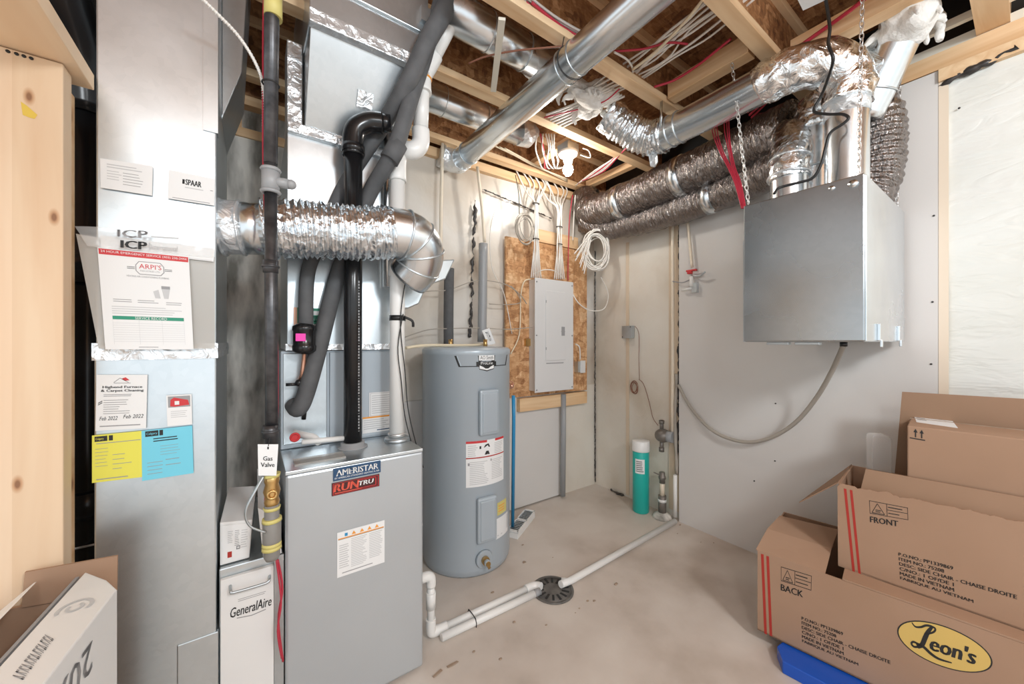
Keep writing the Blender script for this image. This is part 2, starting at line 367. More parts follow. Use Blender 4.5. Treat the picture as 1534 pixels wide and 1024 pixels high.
class Sheet:
    """A flat or curved printed sheet: base slab plus ink (one mesh, several inks)."""
    def __init__(s, f, nx=1, ny=1): s.f = f; s.nx = nx; s.ny = ny; s.g = G(); s.mats = []; s.lay = .0010
    def mi(s, m):
        if m not in s.mats: s.mats.append(m)
        return s.mats.index(m)
    def base(s, name, m, parent=None, th=.0010, poly=None):
        g = G(); nx, ny = s.nx, s.ny
        if poly is None and nx == 1 and ny == 1: poly = [(0, 0), (1, 0), (1, 1), (0, 1)]
        if poly:
            g.add([s.f(u, v, th) for u, v in poly] + [s.f(u, v, 0) for u, v in poly],
                  [tuple(range(len(poly)))] + [tuple(range(len(poly), 2 * len(poly)))[::-1]] +
                  [(i, i + len(poly), (i + 1) % len(poly) + len(poly), (i + 1) % len(poly)) for i in range(len(poly))])
        else:
            for off in (th, 0):
                vs = [s.f(i / nx, j / ny, off) for j in range(ny + 1) for i in range(nx + 1)]
                fs = [(j * (nx + 1) + i, j * (nx + 1) + i + 1, (j + 1) * (nx + 1) + i + 1, (j + 1) * (nx + 1) + i) for j in range(ny) for i in range(nx)]
                g.add(vs, fs if off else [q[::-1] for q in fs])
        s.lay = th + .0004
        return obj(name, g, m, parent)
    def rect(s, u0, v0, u1, v1, m, lay=0):
        k = max(1, int(s.nx * abs(u1 - u0))) ; i_ = s.mi(m)
        for a in range(k):
            ua = u0 + (u1 - u0) * a / k; ub = u0 + (u1 - u0) * (a + 1) / k
            s.g.add([s.f(ua, v0, s.lay + lay * .0004), s.f(ub, v0, s.lay + lay * .0004), s.f(ub, v1, s.lay + lay * .0004), s.f(ua, v1, s.lay + lay * .0004)], [(0, 1, 2, 3)], i_)
    def poly(s, pts, m, lay=0):
        s.g.add([s.f(u, v, s.lay + lay * .0004) for u, v in pts], [tuple(range(len(pts)))], s.mi(m))
    def line(s, u0, v0, u1, v1, wd, m, asp=1, lay=0):
        dx, dy = (u1 - u0) * asp, v1 - v0; L = math.hypot(dx, dy) or 1; nx_, ny_ = -dy / L * wd / 2 / asp, dx / L * wd / 2
        s.poly([(u0 - nx_, v0 - ny_), (u1 - nx_, v1 - ny_), (u1 + nx_, v1 + ny_), (u0 + nx_, v0 + ny_)], m, lay)
    def frame(s, u0, v0, u1, v1, wd, m, asp=1, lay=0):
        s.rect(u0, v0, u1, v0 + wd, m, lay); s.rect(u0, v1 - wd, u1, v1, m, lay); s.rect(u0, v0, u0 + wd / asp, v1, m, lay); s.rect(u1 - wd / asp, v0, u1, v1, m, lay)
    def text(s, t, u0, v0, u1, v1, m, lay=1, rot=False, bold=0, slant=0):
        vs, fs, a = text_mesh(t)
        if rot: vs = [(1 - x, 1 - y) for x, y in vs]
        for k in ((0,) if not bold else (-bold, 0, bold)):
            s.g.add([s.f(u0 + (u1 - u0) * (x + slant * (y - .5)) + k, v0 + (v1 - v0) * y, s.lay + lay * .0004 + (.0001 if k else 0)) for x, y in vs], fs, s.mi(m))
    def rows(s, u0, v0, u1, v1, n, m, h=.4, ragged=.3):
        for i in range(n):
            v = v1 - (v1 - v0) * (i + .5) / n; hh = (v1 - v0) / n * h / 2
            s.rect(u0, v - hh, u1 - (u1 - u0) * random.random() * ragged, v + hh, m)
    def done(s, parent, name='print'):
        return obj(name, s.g, s.mats, parent)
def paper(name, f, m, label, cat, group=None, th=.001):
    s = Sheet(f); o = s.base(name, m, None, th); tag(o, label, cat, group); return s, o

# ================================================================== SETTING
XW, YW = 2.48, 2.27              # right wall plane, back wall plane
struct(obj('floor', G().box(-3.0, -3.0, -.12, 2.75, 2.45, 0), M['floor']))
struct(obj('ceiling', G().box(-3.0, -3.0, 2.86, 2.95, 2.60, 2.90), M['osb']))
# right wall: finished drywall up to the edge at y 1.457, bare insulated wall beyond, milky poly bay near the camera
YE = 1.457; YP = .245
struct(obj('wall_right', G().box(XW, YP, 0, 2.62, YE, 2.48).box(XW, -3.0, 0, 2.62, YP, .50), M['drywall']))
struct(obj('wall_right', G().box(XW + .045, YE, 0, 2.62, YW + .16, 2.48), M['poly_right']))
gp = G(); n1, n2 = 60, 50
vs = []
for j in range(n2 + 1):
    for i in range(n1 + 1):
        y = YP - .003 - (YP + 3.0) * i / n1; z = .5 + 1.93 * j / n2
        q = Vector((0, y * 1.2, z * 3.5)); vs.append((XW + .012 + .010 * noise.noise(q) + .006 * noise.noise(q * 3), y, z))
gp.add(vs, [(j * (n1 + 1) + i, j * (n1 + 1) + i + 1, (j + 1) * (n1 + 1) + i + 1, (j + 1) * (n1 + 1) + i) for j in range(n2) for i in range(n1)], 0, True)
gp.box(XW + .035, -3.0, .5, 2.62, YP, 2.43)
struct(obj('wall_right', gp, M['poly_white']))
struct(obj('trim_1', G().box(XW, -3.0, 2.485, 2.62, YW + .16, 2.56), M['pine_y']))            # top plate
struct(obj('trim_7', G().box(XW + .0, YP - .030, .5, XW + .008, YP - .001, 2.43), flat('pine behind film', (.80, .68, .54), .4)))
struct(obj('trim_2', G().box(XW - .012, -3.0, 2.425, XW + .035, YP - .002, 2.479), M['pine_pale']))
# back wall: left foundation concrete, middle and right poly over insulation, drywall strip below
XC = .60
struct(obj('wall_back', G().box(-3.0, YW, 0, XC, 2.45, 2.30), M['concrete']))
gw = G(); n1, n2 = 70, 60; vs = []
for j in range(n2 + 1):
    for i in range(n1 + 1):
        x = XC + (XW + .045 - XC) * i / n1; z = .90 + 1.60 * j / n2
        q = Vector((x * 3.2, 0, z * 2)); e = min(1, min(i, n1 - i) / 3)
        vs.append((x, YW + .030 + e * (.012 * noise.noise(q) + .005 * noise.noise(q * 4)), z))
gw.add(vs, [(j * (n1 + 1) + i, j * (n1 + 1) + i + 1, (j + 1) * (n1 + 1) + i + 1, (j + 1) * (n1 + 1) + i) for j in range(n2) for i in range(n1)], 0, True)
gw.box(XC, YW + .045, 0, 2.62, 2.45, 2.50)
struct(obj('wall_back', gw, M['poly_back']))
struct(obj('wall_back', G().box(XC, YW, .012, 2.13, YW + .04, .905), M['drywall']))
struct(obj('wall_back', G().box(2.132, YW + .015, .0, XW + .044, YW + .044, .90), M['poly_right']))
struct(obj('trim_3', G().box(-1.3, YW - .01, 2.301, XC, 2.45, 2.345).box(-1.3, YW, 2.47, XC, 2.45, 2.515)
           .box(-.12, YW + .02, 2.345, -.05, 2.43, 2.47).box(.27, YW + .02, 2.345, .33, 2.43, 2.47), M['pine_x']))
struct(obj('wall_back', G().box(-1.3, YW + .06, 2.345, XC, YW + .12, 2.47), M['concrete']))
struct(obj('trim_4', G().box(XC, YW - .004, 2.50, 2.60, 2.45, 2.56), M['pine_x']))
struct(obj('wall_back', G().box(-1.6, YW + .07, 2.515, 2.62, 2.40, 2.86), M['osb']))          # rim board
struct(obj('wall_right', G().box(XW + .09, -3.0, 2.56, 2.61, YW + .07, 2.86), M['dark']))     # added black sheet, painted-in darkness of the opening above the plate
struct(obj('gap_shade_board', G().box(-1.6, 1.86, 0, -.345, 1.90, 2.60), M['dark']))                 # added black board, painted-in shade of the gap behind the stack

# joists (I-joists along X)
def joist(y, x0, x1, label, z0=2.565, web=True):
    t = thing('floor_joist', ((x0 + x1) / 2, y, z0), label, 'joist', 'engineered joists overhead')
    obj('bottom_flange', G().box(x0, y - .031, z0, x1, y + .031, z0 + .036), M['pine_pale'], t, bev=.002)
    obj('top_flange', G().box(x0, y - .031, 2.82, x1, y + .031, 2.858), M['pine_pale'], t)
    obj('web', G().box(x0, y - .006, z0 + .036, x1, y + .006, 2.82), M['osb'], t)
    return t
joist(2.205, -.05, 2.57, 'I-joist running along the top of the back wall, above the electrical panel')
joist(1.655, -1.3, 2.57, 'I-joist just in front of the bare light bulb')
joist(1.165, .62, 2.57, 'I-joist crossing above the round metal ceiling duct, third out from the back wall')
joist(.69, .62, 2.57, 'I-joist above the hanging ventilator, fourth out from the back wall')
t = thing('floor_joist', (2.2, .105, 2.47), 'thick joist end resting on the right wall above the milky plastic sheet', 'joist')
obj('beam', G().box(1.6, .055, 2.565, 2.60, .14, 2.86), M['pine_x'], t)
def block(name, a, b, wd, hg, label, mat='pine_y'):
    o = obj(name, G().beam(a, b, wd, hg), M[mat], bev=.002); return tag(o, label, 'wood blocking')
block('wood_blocking', (1.84, 1.125, 2.62), (1.84, .735, 2.62), .07, .09, 'pine blocking between two joists, left of the silver horizontal duct')
block('wood_blocking', (2.05, .645, 2.62), (2.05, .15, 2.62), .07, .09, 'pine blocking between joists directly above the ventilator ducts')
block('wood_blocking', (1.26, 1.12, 2.60), (1.26, .73, 2.60), .055, .05, 'short pine block behind the round metal ceiling duct')
block('wood_blocking', (2.30, 2.16, 2.60), (2.30, 1.70, 2.60), .05, .05, 'pine block between joists by the back right corner')
for x, lb in ((2.395, 'pale furring strip above the right wall, nearer the ventilator'), (2.50, 'pale furring strip above the right wall, right on the top plate')):
    tag(obj('furring_strip', G().box(x - .012, -1.2, 2.562 if x > 2.45 else 2.60, x + .012, .62, 2.60 if x > 2.45 else 2.63), M['strip']), lb, 'strip')

# studs and lumber seen through the poly, sealant lines, gaps
struct(obj('trim_5', G().box(XW + .034, YE + .02, .05, XW + .05, YE + .10, 2.40), M['stud_film']))
struct(obj('trim_6', G().box(XW + .040, 1.915, .02, XW + .048, 1.945, 2.10), M['stud_film']))
def bead(pts, r, label, m='seal', jit=.006, name='sealant_bead', cat='sealant'):
    P = resample(cr(pts, 5), .009); W_ = [Vector((noise.noise(p * 31), noise.noise(p * 37 + Vector((5, 0, 0))) * .3, noise.noise(p * 29 + Vector((0, 7, 0))) * .5)) * r * (1.3 if jit > .005 else .4) for p in P]
    o = obj(name, G().tube([p + w_ for p, w_ in zip(P, W_)], [max(.0015 if jit > .005 else r * .55, r * (.7 + (1.1 if jit > .005 else .4) * noise.noise(p * 23))) for p in P], 7, jit=jit, jf=90), M[m]); return tag(o, label, cat)
bead([(XW + .036, YW + .008, 2.1), (XW + .034, YW + .006, 1.3), (XW + .036, YW + .008, .6), (XW + .036, YW + .006, .02)], .007, 'dark sealant line running down the back right corner', jit=.004)
bead([V(1018, 312, X=XW + .03), V(1018, 450, X=XW + .03), V(1016, 620, X=XW + .03), V(1014, 700, X=XW + .03)], .010, 'dark ragged seam at the left edge of the grey drywall')
bead([V(712, 300, Y=YW + .008), V(708, 400, Y=YW + .008), V(704, 505, Y=YW + .008)], .011, 'knobbly black sealant line left of the grey foam pipe')
bead([V(722, 283, Y=YW + .008), V(770, 303, Y=YW + .008), V(826, 327, Y=YW + .008)], .006, 'thin black sealant line under the joist above the cable coil')
bead([V(826, 350, Y=YW + .008), V(862, 358, Y=YW + .008)], .006, 'short black sealant dash right of the panel cables')
bead([V(1406, 128, X=XW - .002), V(1440, 112, X=XW - .002), V(1480, 95, X=XW - .002), V(1525, 70, X=XW - .002)], .014, 'thick black sealant smear along the top of the milky plastic sheet')
bead([V(900, 728, Y=YW - .01, ), V(870, 735, Y=YW - .01)], .008, 'dark gap line at the floor in the back corner')
bead([V(916, 733, X=XW + .03), V(933, 743, X=XW + .03)], .012, 'dark wood scrap in the gap under the insulated wall')
# drywall screws on the right wall
scr = [(1437, 162), (1399, 323), (1397, 452), (1395, 545), (1162, 604), (1161, 690), (1130, 720)]
for (px, py), lb in zip(scr, ['high above the ventilator', 'right of the ventilator, upper', 'right of the ventilator, middle', 'right of the ventilator, lower', 'below the ventilator above the hose', 'below the hose', 'low near the box']):
    p = V(px, py, X=XW)
    tag(obj('drywall_screw', G().lathe([(.004, -.003), (.004, .001), (.002, .002)], p, 8, axis='x'), M['seal']), 'black drywall screw head in the right wall, ' + lb, 'screw', 'drywall screws')

# ================================================================== FURNACE (door, badges, label)
FX0, FX1, FY0, FY1, FZ = .082, .544, 1.38, 2.09, .862
fur = thing('furnace', ((FX0 + FX1) / 2, (FY0 + FY1) / 2, 0), 'silver grey gas furnace with red and navy brand badges on its door', 'furnace')
obj('cabinet', G().box(FX0 + .003, FY0 + .02, .0, FX1 - .003, FY1, FZ - .004), M['galv_dark'], fur, bev=.003)
obj('door', G().box(FX0, FY0, .01, FX1, FY0 + .019, FZ - .012), M['furnace'], fur, bev=.008)
obj('top_panel', G().box(FX0, FY0 + .002, FZ - .012, FX1, FY1, FZ), M['galv'], fur, bev=.002)
obj('drip_tray', G().box(FX0 + .03, FY0 + .05, FZ, FX0 + .19, FY0 + .12, FZ + .006), M['clear_milky'], fur)
def onfur(px0, py0, px1, py1, h, Y=FY0 - .0012):   # left-top corner, right-top corner, height in metres
    a = V(px0, py0, Y=Y); b = V(px1, py1, Y=Y); z = (a.z + b.z) / 2
    return quad_map((a.x, Y, z - h), (b.x, Y, z - h), (a.x, Y, z))
p = V(499, 700, Y=FY0); q = V(570, 690, Y=FY0)
s = Sheet(onfur(499, 700.5, 570, 690, .043)); bd = s.base('badge', M['navy'], fur, .003)
s.text('AMERISTAR', .06, .36, .94, .84, M['paper'], bold=.004); s.text('BY AMERICAN STANDARD HEATING & AIR', .03, .13, .97, .27, M['paper']); s.done(bd, 'lettering')
s = Sheet(onfur(497, 722, 568, 710.5, .044)); bd = s.base('badge', M['badge_black'], fur, .003)
s.frame(.02, .05, .98, .95, .03, M['red'], 2.4); s.frame(.52, .16, .93, .86, .05, M['red'], 2.6)
s.rect(.05, .13, .62, .20, M['badge_red'])
s.text('RUN', .05, .28, .54, .86, M['badge_red'], bold=.010, slant=.05); s.rect(.53, .36, .86, .76, M['badge_black'], 1); s.text('TRU', .54, .40, .86, .74, M['paper'], 2, bold=.006, slant=.05); s.done(bd, 'lettering')
s = Sheet(onfur(505, 796, 576, 780, .155)); bd = s.base('warning_label', M['paper'], fur)
s.rect(.02, .83, .98, .86, M['orange']); s.rect(.02, .825, .98, .838, M['ink_grey'], 1)
s.rect(.15, .88, .21, .95, M['blue'])
for u in (.29, .46, .62, .78): s.poly([(u, .88), (u + .09, .88), (u + .045, .96)], M['orange'])
s.rows(.04, .18, .24, .72, 11, M['ink_pale']); s.rows(.28, .14, .62, .80, 17, M['ink_pale']); s.rows(.66, .2, .96, .80, 15, M['ink_pale']); s.rows(.1, .05, .9, .10, 1, M['ink_grey']); s.done(bd)
obj('vent_collar', G().lathe([(.055, 0), (.055, .004), (.044, .006), (.044, .022), (.036, .022)], (.322, 1.56, FZ), 28), M['pvc_grey'], fur)
obj('vent_collar', G().lathe([(.052, 0), (.052, .012), (.046, .016), (.036, .018)], (.497, 1.555, FZ), 28), M['galv_dark'], fur)
for z in (.55, .32): obj('screw', G().lathe([(.006, 0), (.006, .008)], (FX1, FY0 + .03, z), 8, axis='x'), M['zinc'], fur)

# evaporator coil cabinet on the furnace
coil = thing('coil_cabinet', (.31, 1.88, FZ), 'grey evaporator coil cabinet standing on the furnace behind the vent pipes', 'air conditioner coil')
CY = 1.67
obj('cabinet', G().box(FX0 + .002, CY, FZ + .001, FX1, 2.09, 1.245), M['paint_grey'], coil, bev=.004)
obj('front_panel', G().box(FX0 + .172, CY - .010, FZ + .01, FX1 - .004, CY, 1.238), M['paint_grey'], coil, bev=.003)
obj('access_panel', G().box(FX0 + .01, CY - .006, FZ + .02, FX0 + .162, CY, 1.235), M['galv_dark'], coil, bev=.002)
a = V(553, 588, Y=CY - .012); b = V(590, 585, Y=CY - .012)
s = Sheet(quad_map((a.x, CY - .012, a.z - .105), (b.x + .03, CY - .012, a.z - .105), (a.x, CY - .012, a.z))); bd = s.base('rating_label', M['paper'], coil)
s.frame(.03, .03, .97, .97, .02, M['ink_pale']); s.rows(.08, .1, .92, .9, 9, M['ink_pale']); s.done(bd)
a = V(543, 625, Y=CY - .012)
s = Sheet(quad_map((a.x, CY - .012, a.z - .07), (a.x + .12, CY - .012, a.z - .07), (a.x, CY - .012, a.z))); bd = s.base('rating_label', M['paper'], coil)
s.rect(0, .9, 1, 1, M['orange']); s.rect(.5, .1, 1, .16, M['navy']); s.rows(.04, .2, .95, .85, 5, M['ink_pale']); s.done(bd)

# supply plenum, transition, trunk
pl = thing('supply_plenum', (.31, 1.88, 1.246), 'pale sheet metal supply plenum rising from the coil cabinet to the ceiling trunk', 'duct')
obj('plenum', G().box(.105, CY - .005, 1.247, FX1 + .005, 2.09, 2.11), M['galv'], pl, bev=.003)
obj('tape_band', G().box(.100, CY - .011, 1.247, FX1 + .010, CY + .1, 1.272), M['foil'], pl)
g = G(); fr = [(.165, CY - .003, 2.112), (.56, CY - .003, 2.112), (.58, 1.475, 2.42), (.165, 1.475, 2.42)]; bk = [(.165, 2.09, 2.112), (.56, 2.09, 2.112), (.58, 2.09, 2.42), (.165, 2.09, 2.42)]
g.add(fr + bk, [(0, 1, 2, 3), (7, 6, 5, 4), (0, 4, 5, 1), (1, 5, 6, 2), (2, 6, 7, 3), (3, 7, 4, 0)])
obj('transition', g, M['galv'], pl, bev=.002)
obj('trunk', G().box(.160, 1.465, 2.425, .60, 2.09, 2.80).box(.160, 1.455, 2.56, .602, 1.466, 2.566), M['galv'], pl, bev=.003)
g = G().beam((.158, 1.465, 2.425), (.60, 1.465, 2.425), .035, .05); obj('tape_band', g, M['foil'], pl, bev=.004)
obj('tape_band', G().beam((.105, CY - .012, 2.11), (.55, CY - .012, 2.11), .03, .04), M['foil'], pl, bev=.004)
a = V(545, 133, Y=1.575); 
obj('foil_patch', G().obox((.37, 1.565, 2.262), (.030, 0, 0), (0, -.0165, .026), (0, .0025, .0016)), M['foil'], pl)
obj('side_flange', G().box(.105, CY + .002, 2.112, .158, CY + .12, 2.46), M['foil'], pl, bev=.004)
obj('slip_joint', G().box(.56, 1.44, 2.60, .60, 1.475, 2.66), M['galv'], pl)
# sticker on plenum
a = V(440, 460, Y=CY - .008); b = V(490, 460, Y=CY - .008)
s = Sheet(quad_map((a.x, a.y, a.z - .14), (b.x, a.y, a.z - .14), (a.x, a.y, a.z))); bd = s.base('plenum_label', M['paper'], pl)
s.rect(.1, .55, 1, 1, M['green']); s.rect(0, 0, .1, 1, M['copper']); s.rect(.14, .8, .95, .92, M['paper'], 1); s.rows(.15, .6, .95, .78, 3, M['ink_pale']); s.rows(.4, .05, .95, .5, 6, M['ink_pale']); s.done(bd)

# return air duct on the left
RY0 = 1.40; RX0, RX1 = -.339, -.0915
rd = thing('return_duct', ((RX0 + RX1) / 2, 1.66, 0), 'tall galvanised return air duct covered with papers and notices', 'duct')
obj('lower_duct', G().box(RX0, RY0, .0, RX1, 1.92, 1.252), M['galv'], rd, bev=.004)
obj('upper_duct', G().box(RX0 + .003, RY0 + .001, 1.252, RX1, 1.92, 2.84), M['galv'], rd, bev=.004)
obj('side_flare', G().extrude([(RX1, 1.62, 2.05), (-.035, 1.62, 2.24), (-.005, 1.62, 2.84), (RX1, 1.62, 2.84)], (0, .30, 0)), M['galv_dark'], rd, bev=.003)
g = G(); st = 26
for (x0, y0, x1, y1) in ((RX0 - .003, RY0 - .004, RX1 + .004, RY0 - .004), (RX1 + .004, RY0 - .004, RX1 + .004, 1.92)):
    vs = []
    for j in range(5):
        for i in range(st + 1):
            q = Vector((x0 + (x1 - x0) * i / st, y0 + (y1 - y0) * i / st, 1.232 + .045 * j / 4)); e = .004 * noise.noise(q * 45)
            vs.append(q + (Vector((0, -abs(e), 0)) if x0 != x1 else Vector((abs(e), 0, 0))))
    g.add(vs, [(j * (st + 1) + i, j * (st + 1) + i + 1, (j + 1) * (st + 1) + i + 1, (j + 1) * (st + 1) + i) for j in range(4) for i in range(st)], 0, True)
obj('tape_band', g, M['foil'], rd)
obj('tape_band', G().box(RX1 - .03, RY0 - .004, 1.9, RX1 + .004, RY0 + .03, 2.5), M['galv'], rd)
obj('return_boot', G().box(RX0 + .16, RY0 - .003, .05, RX1 + .005, RY0 + .3, .42), M['galv'], rd, bev=.003)

def onduct(px0, py0, px1, py1, h0, Y=RY0 - .006):     # left-top, right-top, height
    a = V(px0, py0, Y=Y); b = V(px1, py1, Y=Y)
    return quad_map((a.x, Y, a.z - h0), (b.x, Y, b.z - h0), a, b)
def pxquad(pts, Y=RY0 - .006, dy=0):  # TL TR BR BL in pixels on a plane
    a, b, c, d_ = [V(x, y, Y=Y) for x, y in pts]
    return quad_map(d_, c, a, b)
lb = [('white installer notice, left of the two labels high on the return duct', [(150, 237), (229, 249), (228, 293), (151, 281)]),
      ('white company label, right of the two labels high on the return duct', [(253, 254), (322, 268), (321, 308), (251, 297)])]
s, o = paper('duct_label', pxquad(lb[0][1]), M['paper'], lb[0][0], 'label', None)
s.rows(.12, .70, .9, .88, 2, M['ink_pale'], .35); s.rows(.12, .3, .4, .66, 4, M['ink_pale'], .25); s.rows(.42, .18, .85, .66, 5, M['ink_grey'], .18); s.done(o)
s, o = paper('duct_label', pxquad(lb[1][1]), M['paper'], lb[1][0], 'label', None)
s.text('SPAAR', .36, .58, .70, .78, M['ink'], bold=.004); s.frame(.29, .6, .34, .76, .03, M['ink']); s.rows(.35, .45, .75, .53, 1, M['ink_pale']); s.rows(.9, .5, .97, .56, 1, M['ink_grey']); s.line(.1, .06, .9, .06, .02, M['ink_grey']); s.done(o)

# hanging plastic sleeve with the service record sheet
YS = RY0 - .016
sl = thing('document_sleeve', V(220, 525, Y=YS), 'clear plastic document bag with a printed top band, hung on the return duct', 'plastic sleeve')
f = pxquad([(114, 350), (322, 385), (322, 522), (148, 522)], YS + .004)
s = Sheet(f, 1, 1); s.base('sleeve_film', M['clear_milky'], sl, .0008)
f2 = pxquad([(135, 340), (322, 345), (320, 386), (152, 371)], YS - .002)
g = G(); vs = []; nn = 24
for j in range(7):
    for i in range(nn + 1):
        u = -.10 + 1.1 * i / nn; v = j / 6
        q = f2(u, v, .006 + .007 * noise.noise(Vector((u * 5, v * 3, 1)))); vs.append(q)
g.add(vs, [(j * (nn + 1) + i, j * (nn + 1) + i + 1, (j + 1) * (nn + 1) + i + 1, (j + 1) * (nn + 1) + i) for j in range(6) for i in range(nn)], 0, True)
bd = obj('top_band', g, M['clear'], sl)
s = Sheet(pxquad([(150, 352), (322, 372), (320, 392), (152, 372)], YS - .001)); bd = s.base('header_card', M['paper'], sl, .001)
s.rect(.1, .05, .98, .08, M['ink_pale']); s.done(bd)
s = Sheet(pxquad([(178, 343), (262, 347), (262, 381), (178, 373)], YS - .016)); s.lay = 0
s.text('ICP', -.02, .62, .50, .98, M['ink_grey'], bold=.012); s.rows(.56, .64, 1.1, .80, 1, M['ink_pale'])
s.text('ICP', .04, .08, .48, .46, M['ink'], bold=.014); s.rect(.53, .06, .54, .44, M['ink_grey']); s.text('International', .56, .14, 1.05, .36, M['ink_grey']); s.done(sl)
s, o = paper('service_record', pxquad([(146, 370), (283, 384), (290, 523), (158, 523)], YS - .0032), M['paper'], 'white service record sheet with red and green bars inside the plastic bag', 'paper')
s.rect(.01, .935, .99, .99, M['red']); s.text('24 HOUR EMERGENCY SERVICE (403) 236-3444', .03, .948, .97, .978, M['paper'], 2)
s.poly([(.38, .80), (.42, .765), (.66, .765), (.70, .80), (.70, .86), (.66, .90), (.42, .90), (.38, .86)], M['ink_grey']); s.poly([(.39, .803), (.425, .772), (.655, .772), (.69, .803), (.69, .857), (.655, .893), (.425, .893), (.39, .857)], M['paper'], 1)
s.text("ARPI'S", .42, .825, .67, .875, M['red'], 2); s.text('INDUSTRIES LTD', .43, .795, .65, .81, M['ink_grey'], 2)
for v in (.835, .82): s.line(.29, v, .375, v, .005, M['ink']); s.line(.705, v, .79, v, .005, M['ink'])
s.text('HEATING AIR CONDITIONING PLUMBING', .28, .735, .75, .752, M['ink_grey'])
s.poly([(.68, .53), (.73, .53), (.755, .64), (.655, .64)], M['ink_pale']); s.rect(.655, .63, .755, .66, M['ink_grey'], 1); s.poly([(.58, .53), (.64, .53), (.62, .62), (.56, .60)], M['ink_pale'])
s.rows(.12, .47, .32, .51, 2, M['ink_grey'], .3); s.rows(.38, .47, .62, .51, 2, M['ink_grey'], .3); s.rows(.70, .46, .9, .50, 2, M['ink_grey'], .3); s.rows(.1, .35, .9, .44, 4, M['ink_pale'], .3)
s.rect(.10, .30, .90, .335, M['green']); s.text('SERVICE RECORD', .34, .304, .70, .331, M['paper'], 2)
for i in range(9): s.line(.10, .08 + .023 * i, .90, .08 + .023 * i, .0022, M['ink_pale'])
for u in (.10, .38, .64, .90): s.line(u, .05, u, .30, .002, M['ink_pale'])
s.rows(.36, .015, .66, .03, 1, M['ink_grey']); s.done(o)

s, o = paper('cleaning_notice', pxquad([(145, 561), (221, 561), (219, 641), (143, 645)]), M['paper'], 'white furnace and carpet cleaning notice with a red roof drawing, on the return duct', 'paper')
s.poly([(.48, .93), (.56, .955), (.64, .90), (.54, .89)], M['red']); s.line(.33, .86, .45, .94, .012, M['ink_grey']); s.line(.45, .94, .62, .86, .012, M['ink_grey']); s.line(.33, .85, .66, .85, .01, M['ink_grey'])
s.text('Highend Furnace', .12, .745, .90, .80, M['ink'], bold=.003); s.text('& Carpet Cleaning', .09, .68, .93, .735, M['ink'], bold=.003); s.rows(.14, .60, .86, .655, 2, M['ink_grey'])
s.rows(.14, .28, .70, .56, 7, M['ink_grey'], .25, .5); s.line(.04, .49, .12, .53, .014, M['ink']); s.line(.04, .46, .12, .50, .014, M['ink'])
s.text('Feb 2022', .08, .18, .42, .25, M['ink'], slant=.05); s.text('Feb 2022', .54, .20, .94, .27, M['ink'], slant=.05); s.rows(.08, .05, .94, .10, 1, M['ink_grey']); s.done(o)
s, o = paper('business_card', pxquad([(249, 592), (287, 590), (288, 635), (251, 638)]), M['paper'], 'small white card with a red picture, above the blue notice on the return duct', 'card')
s.rect(.06, .60, .94, .96, M['ink_grey']); s.poly([(.14, .64), (.3, .62), (.9, .66), (.85, .82), (.3, .92), (.16, .85)], M['red'], 1); s.rect(.32, .68, .5, .8, M['white'], 2); s.rows(.15, .25, .85, .5, 4, M['ink_pale'], .3); s.done(o)
s, o = paper('service_tag', pxquad([(138, 652), (212, 645), (213, 714), (138, 723)]), M['yellow'], 'yellow inspection notice on the return duct, left of the blue one', 'paper')
s.rect(.05, .86, .30, .97, M['ink']); s.text('Calgary', .07, .885, .23, .94, M['yellow'], 2); s.rect(.33, .86, .41, .97, M['ink']); s.rows(.08, .80, .98, .83, 1, M['ink_grey'], .5)
s.rows(.06, .3, .35, .74, 6, M['ink_grey'], .12); s.rows(.4, .2, .8, .6, 4, M['ink_grey'], .12, .6); s.rows(.08, .04, .9, .08, 1, M['ink_grey'], .5); s.done(o)
s, o = paper('service_tag', pxquad([(212, 645), (288, 637), (290, 708), (213, 720)]), M['blue_paper'], 'light blue inspection notice on the return duct, right of the yellow one', 'paper')
s.rect(.07, .87, .32, .98, M['ink']); s.text('Calgary', .09, .895, .30, .95, M['blue_paper'], 2); s.rect(.34, .87, .41, .98, M['ink']); s.rows(.22, .74, .85, .84, 2, M['ink'], .4)
s.rows(.35, .45, .75, .68, 4, M['ink_grey'], .12); s.rows(.1, .08, .4, .38, 4, M['ink_grey'], .14); s.rows(.45, .2, .75, .42, 2, M['ink_grey'], .12); s.done(o)

# media filter cabinet between duct and furnace
fc = thing('filter_cabinet', (-.005, 1.6, 0), 'white fronted air filter cabinet with a wire handle, left of the furnace', 'filter cabinet')
obj('housing', G().box(-.086, 1.412, 0, .079, 1.98, .594), M['galv'], fc, bev=.003)
dr = obj('door', G().box(-.082, 1.395, .0, .052, 1.411, .568), M['white'], fc, bev=.002)
hp = [V(345, 877, Y=1.394), V(346, 885, Y=1.375), V(350, 887, Y=1.372), V(398, 873, Y=1.372), V(403, 868, Y=1.375), V(404, 862, Y=1.394)]
obj('handle', G().tube(cr(hp, 3), .004, 8), M['galv_dark'], dr)
s = Sheet(pxquad([(345, 903), (407, 884), (407, 912), (345, 932)], 1.3945)); s.lay = 0
s.text('GeneralAire', 0, .22, 1, .72, M['ink'], slant=.03, bold=.003); s.rows(.18, .92, .85, 1.1, 2, M['ink_grey'], .3); s.line(.15, .12, .5, .02, .05, M['ink_grey'], 2); s.line(.5, .02, .85, .1, .05, M['ink_grey'], 2); s.done(dr, 'lettering')
obj('side_rail', G().box(.053, 1.398, 0, .079, 1.411, .594), M['galv_dark'], fc)

